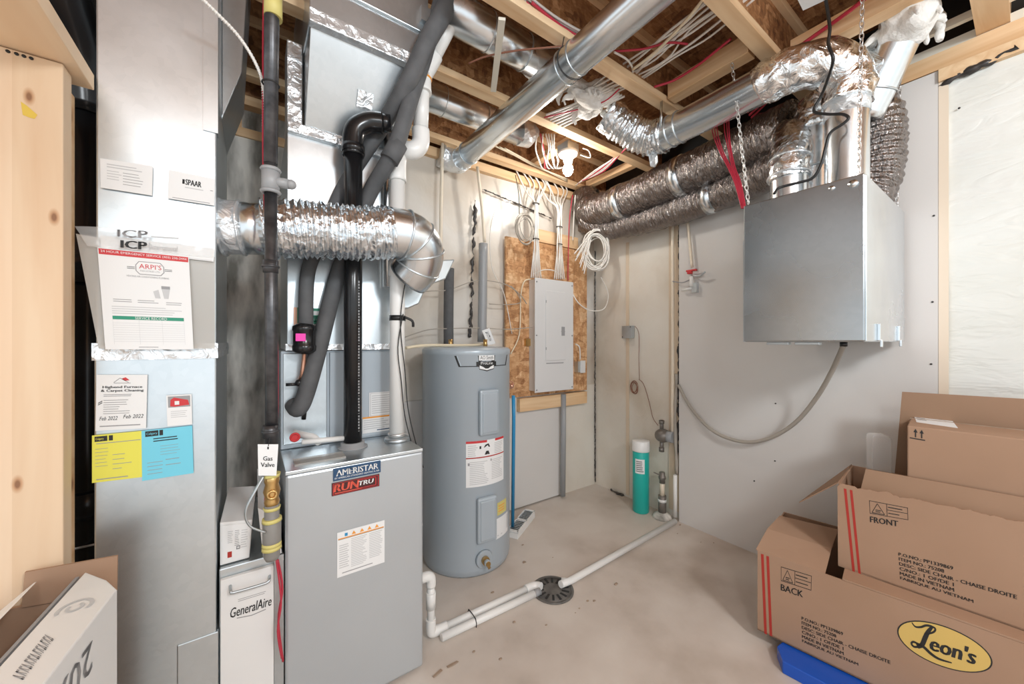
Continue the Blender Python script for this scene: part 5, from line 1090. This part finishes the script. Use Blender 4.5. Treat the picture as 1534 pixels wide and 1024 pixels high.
g = G().add([V(1190, -10, Z=2.553), V(1203, 16, Z=2.553), V(1246, -4, Z=2.553), V(1240, -20, Z=2.553), V(1190, -10, Z=2.556), V(1203, 16, Z=2.556), V(1246, -4, Z=2.556), V(1240, -20, Z=2.556)], [(0, 1, 2, 3), (7, 6, 5, 4), (0, 4, 5, 1), (1, 5, 6, 2), (2, 6, 7, 3), (3, 7, 4, 0)])
tag(obj('white_card', g, M['paper']), 'white card tacked under a joist at the top edge', 'card')

# ================================================================== FLOOR PIPES AND DRAIN
dc = Vector((1.262, 1.430, 0))
fdn = thing('floor_drain', dc, 'round slotted grey floor drain cover where the white pipes end', 'drain')
obj('rim', G().lathe([(.108, .001), (.108, .006), (.098, .008), (.096, .004)], dc, 40), M['drain'], fdn)
obj('grate', G().lathe([(.095, .001), (.095, .005), (.03, .008), (.001, .008)], dc, 40), M['drain'], fdn)
g = G()
for i in range(14):
    a = 2 * PI * i / 14; e = Vector((math.cos(a), math.sin(a), 0)); q = Vector((-e.y, e.x, 0))
    g.obox(dc + e * .066 + Vector((0, 0, .0068)), e * .019, q * .0055, (0, 0, .0015))
obj('slots', g, M['ink'], fdn)
cp = thing('condensate_pipe', (.626, 1.50, 0), 'white plastic drain pipe leaving the furnace side and running to the floor drain', 'pipe')
r_ = .0165
obj('pipe_run', G().tube([(.626, 1.50, .255), (.626, 1.50, .03)], r_, 16), M['pvc'], cp)
obj('elbow', G().tube(cr([(.545, 1.50, .272), (.60, 1.50, .274), (.624, 1.50, .262), (.626, 1.50, .225)], 5), .021, 16), M['pvc'], cp)
obj('coupling', G().cyl((.626, 1.50, .13), (.626, 1.50, .20), .0205, 16), M['pvc'], cp)
obj('elbow', G().tube(cr([(.626, 1.50, .085), (.626, 1.50, .045), (.630, 1.50, .026), (.65, 1.50, .022), (.70, 1.497, .0215)], 5), .0212, 16), M['pvc'], cp)
obj('pipe_run', G().tube([(.66, 1.499, .0215), (1.155, 1.487, .0215)], r_, 16), M['pvc'], cp)
obj('elbow', G().tube(cr([(1.13, 1.488, .0215), (1.17, 1.487, .0215), (1.195, 1.475, .022), (1.205, 1.455, .024)], 5), .021, 16), M['pvc'], cp)
cp2 = thing('condensate_pipe', (.68, 1.455, 0), 'second white drain pipe lying in front, tied alongside the first', 'pipe')
obj('pipe_run', G().tube([(.655, 1.458, .0175), (1.175, 1.442, .0175)], r_, 16), M['pvc'], cp2)
obj('coupling', G().tube([(1.15, 1.4428, .0175), (1.185, 1.4417, .0175)], .0172, 16), M['pvc_grey'], cp2)
obj('cable_tie', G().tube([(.815, 1.517, .02), (.815, 1.51, .04), (.815, 1.48, .041), (.815, 1.445, .037), (.815, 1.436, .02), (.815, 1.437, .003)], .0022, 6), M['ink'], cp2)
pipe('condensate_pipe', [(1.290, 1.400, .035), (1.36, 1.405, .024), (2.42, 1.452, .021)], .0175, 'pvc', 'long white pipe lying on floor from the drywall edge to the drain', smooth=0)
pipe('condensate_pipe', [(1.345, 1.455, .012), (1.375, 1.43, .010)], .009, 'pvc', 'small white pipe stub lying on the drain rim', smooth=0)
deb = [(1005, 828), (960, 700)]
rnd = random.Random(3)
for px, py, r0 in [(923, 875, .010), (740, 912, .004), (738, 887, .006), (818, 936, .006), (770, 932, .006), (868, 911, .004), (881, 900, .006), (890, 900, .006), (862, 918, .004), (710, 976, .005), (750, 987, .005), (783, 816, .007), (828, 835, .004), (1050, 812, .004), (1069, 813, .004), (1015, 799, .004), (785, 842, .009), (688, 945, .006), (1019, 786, .008)]:
    p = V(px, py, Z=0); tag(obj('debris_crumb', G().ball((p.x, p.y, .002), r0, jit=.8, jf=60, nu=8, nv=5, sc3=(1.2, .8, .35)), M['stain']), 'small dark crumb of dirt lying on the concrete floor', 'crumb', 'dirt crumbs on the floor')
def scrap(pts, label, m='stain', name='debris_scrap'):
    P = [V(x, y, Z=.002) for x, y in pts]; return tag(obj(name, G().extrude(P, (0, 0, .003)), M[m]), label, 'scrap')
scrap([(648, 1013), (660, 1002), (663, 1004), (655, 1011), (650, 1015)], 'dark splinter on the floor near the furnace foot, lower one')
scrap([(669, 998), (684, 990), (687, 991), (678, 997), (671, 1000)], 'dark splinter on the floor near the furnace foot, upper one')

# ================================================================== CARDBOARD BOXES, RIGHT
def RP(px, py, P, N):
    k = (px - 767) / F; m_ = (512 - py) / F; d = Vector((RX * k + FX, RY * k + FY, m_)); o = Vector((0, 0, H)); return o + d * ((Vector(P) - o).dot(N) / d.dot(N))
def vn(x, y): return Vector((x, y, 0)).normalized()
UPV = Vector((0, 0, 1))
e1 = vn(.146, -.989); e2 = vn(.989, .146)
O1 = Vector((1.76, .68, .052)); H1 = .338; L1 = 1.15; D1 = .52; N1 = -e2
cb = thing('cardboard_box', O1 + e1 * .5 + e2 * .25, 'bottom cardboard box with the yellow Leon\'s oval and BACK on its side', 'box')
th = .006
g = G(); 
g.obox(O1 + e1 * L1 / 2 + e2 * th / 2 + UPV * H1 / 2, e1 * L1 / 2, e2 * th / 2, UPV * H1 / 2)
g.obox(O1 + e1 * L1 / 2 + e2 * (D1 - th / 2) + UPV * H1 / 2, e1 * L1 / 2, e2 * th / 2, UPV * H1 / 2)
g.obox(O1 + e1 * th / 2 + e2 * D1 / 2 + UPV * H1 / 2, e1 * th / 2, e2 * (D1 / 2 - th), UPV * H1 / 2)
g.obox(O1 + e1 * (L1 - th / 2) + e2 * D1 / 2 + UPV * H1 / 2, e1 * th / 2, e2 * (D1 / 2 - th), UPV * H1 / 2)
g.obox(O1 + e1 * L1 / 2 + e2 * D1 / 2 + UPV * th / 2, e1 * L1 / 2, e2 * D1 / 2, UPV * th / 2)
obj('carton_body', g, M['cardboard'], cb)
zt = O1.z + H1
obj('top_flap', G().obox(O1 + e1 * (.27 + (L1 - .27) / 2) + e2 * D1 / 2 + UPV * (H1 + .004), e1 * (L1 - .27) / 2, e2 * D1 / 2, UPV * .003), M['cardboard'], cb)
fa = RP(1132.5, 823, O1, N1); fb = RP(1236, 856, O1, N1); fa.z = zt; fb.z = zt
fc_ = V(1256, 794, Z=.455); fd_ = V(1168, 773, Z=.455); cm = fa.lerp(fd_, .45) + Vector((0, 0, .02)); cn = fb.lerp(fc_, .45) + Vector((0, 0, .015))
g = G(); tp = [fa, fb, cn, fc_, fd_, cm]; g.add([p + UPV * .004 for p in tp] + tp, [(0, 1, 2, 5), (5, 2, 3, 4), (11, 8, 7, 6), (10, 9, 8, 11), (0, 6, 7, 1), (1, 7, 8, 2), (2, 8, 9, 3), (3, 9, 10, 4), (4, 10, 11, 5), (5, 11, 6, 0)])
obj('raised_flap', g, M['cardboard'], cb)
def plane_sheet(pts, P, N, off=.001):
    a, b, c, d_ = [RP(x, y, P, N) for x, y in pts]; f = quad_map(d_, c, a, b); return f
def stripes(P, N, parent, pts):
    for q in pts:
        s = Sheet(plane_sheet(q, P, N)); s.lay = .0006; s.rect(0, 0, 1, 1, M['red_box']); s.done(parent, 'red_stripe')
Pf = O1
stripes(O1, N1, cb, [[(1140, 829), (1144, 830), (1149, 950), (1145, 948)], [(1148, 832), (1152, 833), (1157, 953), (1153, 951)]])
def warnmark(q, P, N, parent, word):
    s = Sheet(plane_sheet(q, P, N)); s.lay = .0006
    s.frame(0, .42, 1, 1, .025, M['ink'], 2); s.rect(.46, .42, .475, 1, M['ink'])
    for a, b in (((.06, .48), (.22, .92)), ((.22, .92), (.40, .48)), ((.06, .48), (.40, .48))): s.line(*a, *b, .03, M['ink'], 2)
    s.rows(.16, .52, .31, .66, 2, M['ink'], .5); s.line(.48, .72, .98, .72, .025, M['ink'], 2); s.rows(.5, .78, .9, .92, 1, M['ink'], .3); s.rows(.5, .52, .9, .64, 1, M['ink'], .3)
    s.text(word, .0, .04, .74, .30, M['ink'], bold=.006); s.done(parent, 'warning_mark')
warnmark([(1170, 848), (1216, 862), (1215, 888 + 12), (1170, 873 + 12)], O1, N1, cb, 'BACK')
def print_block(q, P, N, parent):
    s = Sheet(plane_sheet(q, P, N)); s.lay = .0006
    L = ['P.O.NO.: PP1339869', 'ITEM NO.: 75208', 'DESC: SIDE CHAIR - CHAISE DROITE', 'C/NO.: 1 OF/DE 1', 'MADE IN VIETNAM', 'FABRIQUE AU VIETNAM']
    W_ = [.50, .42, 1.0, .50, .50, .66]
    for i, (t_, w_) in enumerate(zip(L, W_)): s.text(t_, .0, 1 - (i + .78) / 6, w_, 1 - (i + .12) / 6, M['ink'], bold=.0015)
    s.done(parent, 'lettering')
print_block([(1201, 922), (1333, 972), (1335, 1020), (1202, 963)], O1, N1, cb)
s = Sheet(plane_sheet([(1345, 927), (1487, 969), (1487, 1010), (1345, 968)], O1, N1)); s.lay = .0006
cpx = [(math.cos(2 * PI * i / 48), math.sin(2 * PI * i / 48)) for i in range(48)]
s = Sheet(plane_sheet([(1344, 912), (1487, 957), (1487, 1024), (1344, 975)], O1, N1)); s.lay = .0006
s.poly([(.5 + .5 * a, .48 + .48 * b) for a, b in cpx], M['ink']); s.poly([(.5 + .483 * a, .48 + .455 * b) for a, b in cpx], M['leon'], 1)
s.text('eon\'s', .38, .30, .84, .66, M['ink'], 2, bold=.010, slant=.06)
def stroke(pts, w0, w1, w2):
    LL = cr([Vector((a, b, 0)) for a, b in pts], 6); n_ = len(LL) - 1
    for i in range(n_):
        t_ = i / n_; wd = w0 * (1 - t_) ** 2 + 2 * w1 * t_ * (1 - t_) + w2 * t_ ** 2
        p_ = LL[i]; q_ = LL[i + 1]; e_ = (q_ - p_) * .15
        s.line(p_.x - e_.x, p_.y - e_.y, q_.x + e_.x, q_.y + e_.y, wd, M['ink'], 2.2, 2)
stroke([(.17, .80), (.21, .73), (.27, .76), (.33, .84), (.39, .86)], .025, .06, .05)
stroke([(.39, .86), (.43, .83), (.41, .74), (.35, .66), (.31, .64)], .04, .06, .02)
stroke([(.40, .86), (.355, .72), (.32, .55), (.285, .36), (.235, .27)], .05, .17, .07)
stroke([(.245, .28), (.195, .25), (.165, .30), (.19, .36), (.25, .34)], .05, .05, .05)
stroke([(.22, .34), (.30, .32), (.38, .22), (.47, .16), (.60, .17)], .06, .10, .02)
s.done(cb, 'oval_logo')

# second box
O2 = Vector((1.885, .445, zt + .008)); f1 = vn(.092, -.996); f2_ = vn(.996, .092); N2 = -f2_; H2 = .325; L2 = .95; D2 = .33
cb2 = thing('cardboard_box', O2 + f1 * .4 + f2_ * .16, 'open cardboard box marked FRONT, sitting on the Leon\'s box', 'box')
tl = RP(1254.5, 728, O2, N2)
g = G(); top = []
nn = 120
for i in range(nn + 1):
    s_ = L2 * i / nn; ztop = O2.z + H2 + ((.012 * noise.noise(Vector((s_ * 26, 0, 0))) + .008 * noise.noise(Vector((s_ * 70, 3, 0)))) if i > 6 else 0) + .014 * s_
    top.append(O2 + f1 * s_ + Vector((0, 0, ztop - O2.z)))
poly = [tl] + top[1:] + [O2 + f1 * L2, O2]
g.extrude(poly, f2_ * th)
g.obox(O2 + f1 * L2 / 2 + f2_ * (D2 - th / 2) + UPV * H2 / 2, f1 * L2 / 2, f2_ * th / 2, UPV * H2 / 2)
g.obox(O2 + f1 * (L2 - th / 2) + f2_ * D2 / 2 + UPV * H2 / 2, f1 * th / 2, f2_ * (D2 / 2 - th), UPV * H2 / 2)
g.obox(O2 + f1 * th / 2 + f2_ * D2 / 2 + UPV * H2 / 2, f1 * th / 2, f2_ * (D2 / 2 - th), UPV * H2 / 2)
g.obox(O2 + f1 * L2 / 2 + f2_ * D2 / 2 + UPV * th / 2, f1 * L2 / 2, f2_ * D2 / 2, UPV * th / 2)
obj('carton_body', g, M['cardboard'], cb2)
bk0 = O2 + f2_ * D2 + UPV * H2
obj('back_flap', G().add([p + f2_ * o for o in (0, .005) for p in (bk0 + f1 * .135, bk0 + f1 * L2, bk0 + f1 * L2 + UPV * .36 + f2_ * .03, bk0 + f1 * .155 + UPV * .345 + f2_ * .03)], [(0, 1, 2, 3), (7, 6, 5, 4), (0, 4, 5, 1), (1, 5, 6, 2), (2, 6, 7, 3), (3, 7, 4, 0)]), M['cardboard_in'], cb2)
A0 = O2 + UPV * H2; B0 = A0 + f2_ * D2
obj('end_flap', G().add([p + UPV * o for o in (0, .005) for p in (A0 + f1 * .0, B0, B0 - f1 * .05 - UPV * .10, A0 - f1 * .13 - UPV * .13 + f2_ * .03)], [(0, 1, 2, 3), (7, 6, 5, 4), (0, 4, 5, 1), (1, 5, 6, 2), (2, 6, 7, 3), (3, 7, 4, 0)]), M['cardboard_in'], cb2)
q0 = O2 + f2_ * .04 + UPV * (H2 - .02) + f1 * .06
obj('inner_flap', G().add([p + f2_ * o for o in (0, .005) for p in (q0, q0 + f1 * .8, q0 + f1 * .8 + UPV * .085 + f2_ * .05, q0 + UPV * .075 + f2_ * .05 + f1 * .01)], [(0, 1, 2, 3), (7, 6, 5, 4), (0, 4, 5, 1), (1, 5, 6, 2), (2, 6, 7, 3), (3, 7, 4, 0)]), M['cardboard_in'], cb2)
stripes(O2, N2, cb2, [[(1264, 731), (1268, 732), (1281, 857), (1277, 856)], [(1273, 733), (1277, 734), (1290, 862), (1286, 860)]])
warnmark([(1302, 749), (1360, 760), (1361, 792), (1304, 783)], O2, N2, cb2, 'FRONT')
print_block([(1346, 826), (1523, 871), (1524, 927), (1349, 869)], O2, N2, cb2)
s = Sheet(plane_sheet([(1264, 727), (1290, 731), (1290, 733), (1268, 729)], O2, N2)); 
# third box inside
O3 = O2 + f2_ * .105 + f1 * .105 + UPV * (.008); N3 = N2
tl3 = RP(1359, 637, O3, N3); H3 = tl3.z - O3.z; O3 = Vector((tl3.x, tl3.y, O3.z)); D3 = .20; L3 = .78
cb3 = thing('cardboard_box', O3 + f1 * .4 + f2_ * .1, 'closed cardboard box with two up arrows standing inside the open box', 'box')
obj('carton_body', G().obox(O3 + f1 * L3 / 2 + f2_ * D3 / 2 + UPV * H3 / 2, f1 * L3 / 2, f2_ * D3 / 2, UPV * H3 / 2), M['cardboard'], cb3, bev=.004)
s = Sheet(plane_sheet([(1363, 641), (1386, 645), (1386, 660), (1363, 656)], O3, N3)); s.lay = .001
s.rect(0, .0, 1, .10, M['ink'])
for u in (.28, .68): s.rect(u + .06, .2, u + .14, .75, M['ink']); s.poly([(u - .04, .68), (u + .24, .68), (u + .10, 1.05)], M['ink'])
s.done(cb3, 'up_arrows')
tz = O3.z + H3
s = Sheet(quad_map(V(1373, 632, Z=tz), V(1435, 641, Z=tz), V(1367, 618, Z=tz), V(1425, 628, Z=tz))); bd = s.base('shipping_label', M['paper'], cb3); s.rows(.05, .2, .3, .9, 4, M['ink_grey'], .3); s.rows(.4, .6, .9, .8, 2, M['ink_pale'], .3); s.done(bd)
obj('tape_seam', G().obox(O3 + f1 * L3 / 2 + f2_ * (D3 + .001) + UPV * (H3 - .004), f1 * L3 / 2, f2_ * .003, UPV * .006), M['stain'], cb3)
obj('torn_slot', G().obox(O3 + f1 * -.002 + f2_ * .10 + UPV * (H3 - .13), f1 * .002, f2_ * .012, UPV * .09), M['ink'], cb3, bev=.001)
cp0 = V(1307, 720, d=1.60)
g = G().extrude([V(1307, 725, d=1.56), V(1307, 655, d=1.56), V(1310, 652, d=1.56), V(1332, 653, d=1.56), V(1336, 658, d=1.56), V(1336, 725, d=1.56)], (.05, .03, 0))
tag(obj('clear_tray', g, M['clear'], bev=.002), 'clear plastic packaging piece sticking up beside the arrow-marked box', 'packaging')
# glossy blue box below
tag(obj('blue_box', G().extrude([(1.672, .56, 0.0), (1.735, .600, 0.0), (2.16, .56, 0.0), (2.1, .02, 0.0), (1.74, .02, 0.0)], (0, 0, .048)), M['blue_box'], bev=.003), 'flat glossy blue box on the floor under the Leon\'s box', 'box')

# ================================================================== OPEN CARTON WITH WHITE BOX, LEFT
ZT = .751
wb = thing('filter_box', (-.32, .9, .012), 'white filter box lettered 20X, standing upside down in the carton at lower left', 'box')
P1 = Vector((-.240, 1.130, ZT)); P2 = Vector((-.318, 1.258, ZT)); Q2 = Vector((-.368, .60, ZT)); Q1 = Vector((-.296, .60, ZT)); P12 = Vector((-.262, 1.20, ZT + .0))
bx = obj('box_body', G().extrude([P1, V(160, 868, Z=ZT), P2, Q2, Q1], (0, 0, -ZT + .02)), M['white'], wb, bev=.003)
ee = (Q1 - P1).normalized(); nrm = ee.cross(UPV).normalized(); 
if nrm.x < 0: nrm = -nrm
# side face sheet: seen from +X, left is toward the camera
def sf(u, v, o=0): return P1 + ee * (.42 * (1 - u)) + UPV * (-.30 + .30 * v) + nrm * (.0006 + o)
s = Sheet(sf); s.lay = 0
s.text('20X25', .24, .70, .75, .885, M['ink_grey'], rot=True, bold=.002); s.done(bx, 'lettering')
# top face small print and round logo (upside down)
tf = quad_map(Q2 + UPV * .0008, Q1 + UPV * .0008, P2 + UPV * .0008, P1 + UPV * .0008)
s = Sheet(quad_map(V(15, 1010, Z=ZT + .001), V(38, 1019, Z=ZT + .001), V(68, 944, Z=ZT + .001), V(84, 958, Z=ZT + .001))); s.lay = 0
for i in range(13):
    v = i / 13; a = .25 + .1 * (i % 2)
    s.rect(.15, v, .85, v + .018, M['ink_grey']); s.rect(.15 if i % 3 else .7, v, .3 if i % 3 else .85, v + .055, M['ink_grey']); s.line(.2, v + .01, .8, v + .05, .014, M['ink_grey'], .3)
s.done(bx, 'lettering')
lc_ = V(112, 909, Z=ZT + .0012); g = G()
for R_, r2_, a0_, a1_ in ((.026, .020, -.6, 3.6), (.013, .0075, 2.4, 7.4)):
    n_ = 22; vs = [lc_ + Vector((R * math.cos(a0_ + (a1_ - a0_) * i / n_), R * 1.1 * math.sin(a0_ + (a1_ - a0_) * i / n_), 0)) for R in (R_, r2_) for i in range(n_ + 1)]
    g.add(vs, [(i, i + 1, i + n_ + 2, i + n_ + 1) for i in range(n_)])
obj('round_logo', g, M['ink_pale'], bx)
oc_ = thing('cardboard_box', (-.40, .95, 0), 'open cardboard carton at the lower left, white filter box sticking out', 'box')
g = G().box(-.470, .50, 0, -.464, 1.286, .70).box(-.464, 1.279, 0, -.276, 1.286, .70).box(-.464, .50, 0, -.276, 1.279, .006)
obj('carton_body', g, M['cardboard'], oc_)
fl = [V(37, 857, Y=1.272), V(176, 832, Y=1.272), V(175, 885, Y=1.272), V(32, 910, Y=1.272)]
obj('back_flap', G().extrude(fl, (0, .006, 0)), M['cardboard'], oc_)
lf_ = [V(0, 935, d=.72), V(82, 873, Z=.742), V(70, 893, Z=.735), V(0, 960, d=.72)]
obj('side_flap', G().extrude([Vector((-.452, .70, .70)), Vector((-.452, 1.26, .70)), Vector((-.395, 1.262, .752)), Vector((-.41, .70, .752))], (0.004, 0, .001)), M['white'], oc_)
obj('inner_liner', G().extrude([Vector((-.376, .62, .6)), Vector((-.328, 1.262, .6)), Vector((-.328, 1.262, .742)), Vector((-.376, .62, .742))], (-.006, 0, 0)), M['ink_grey'], oc_)
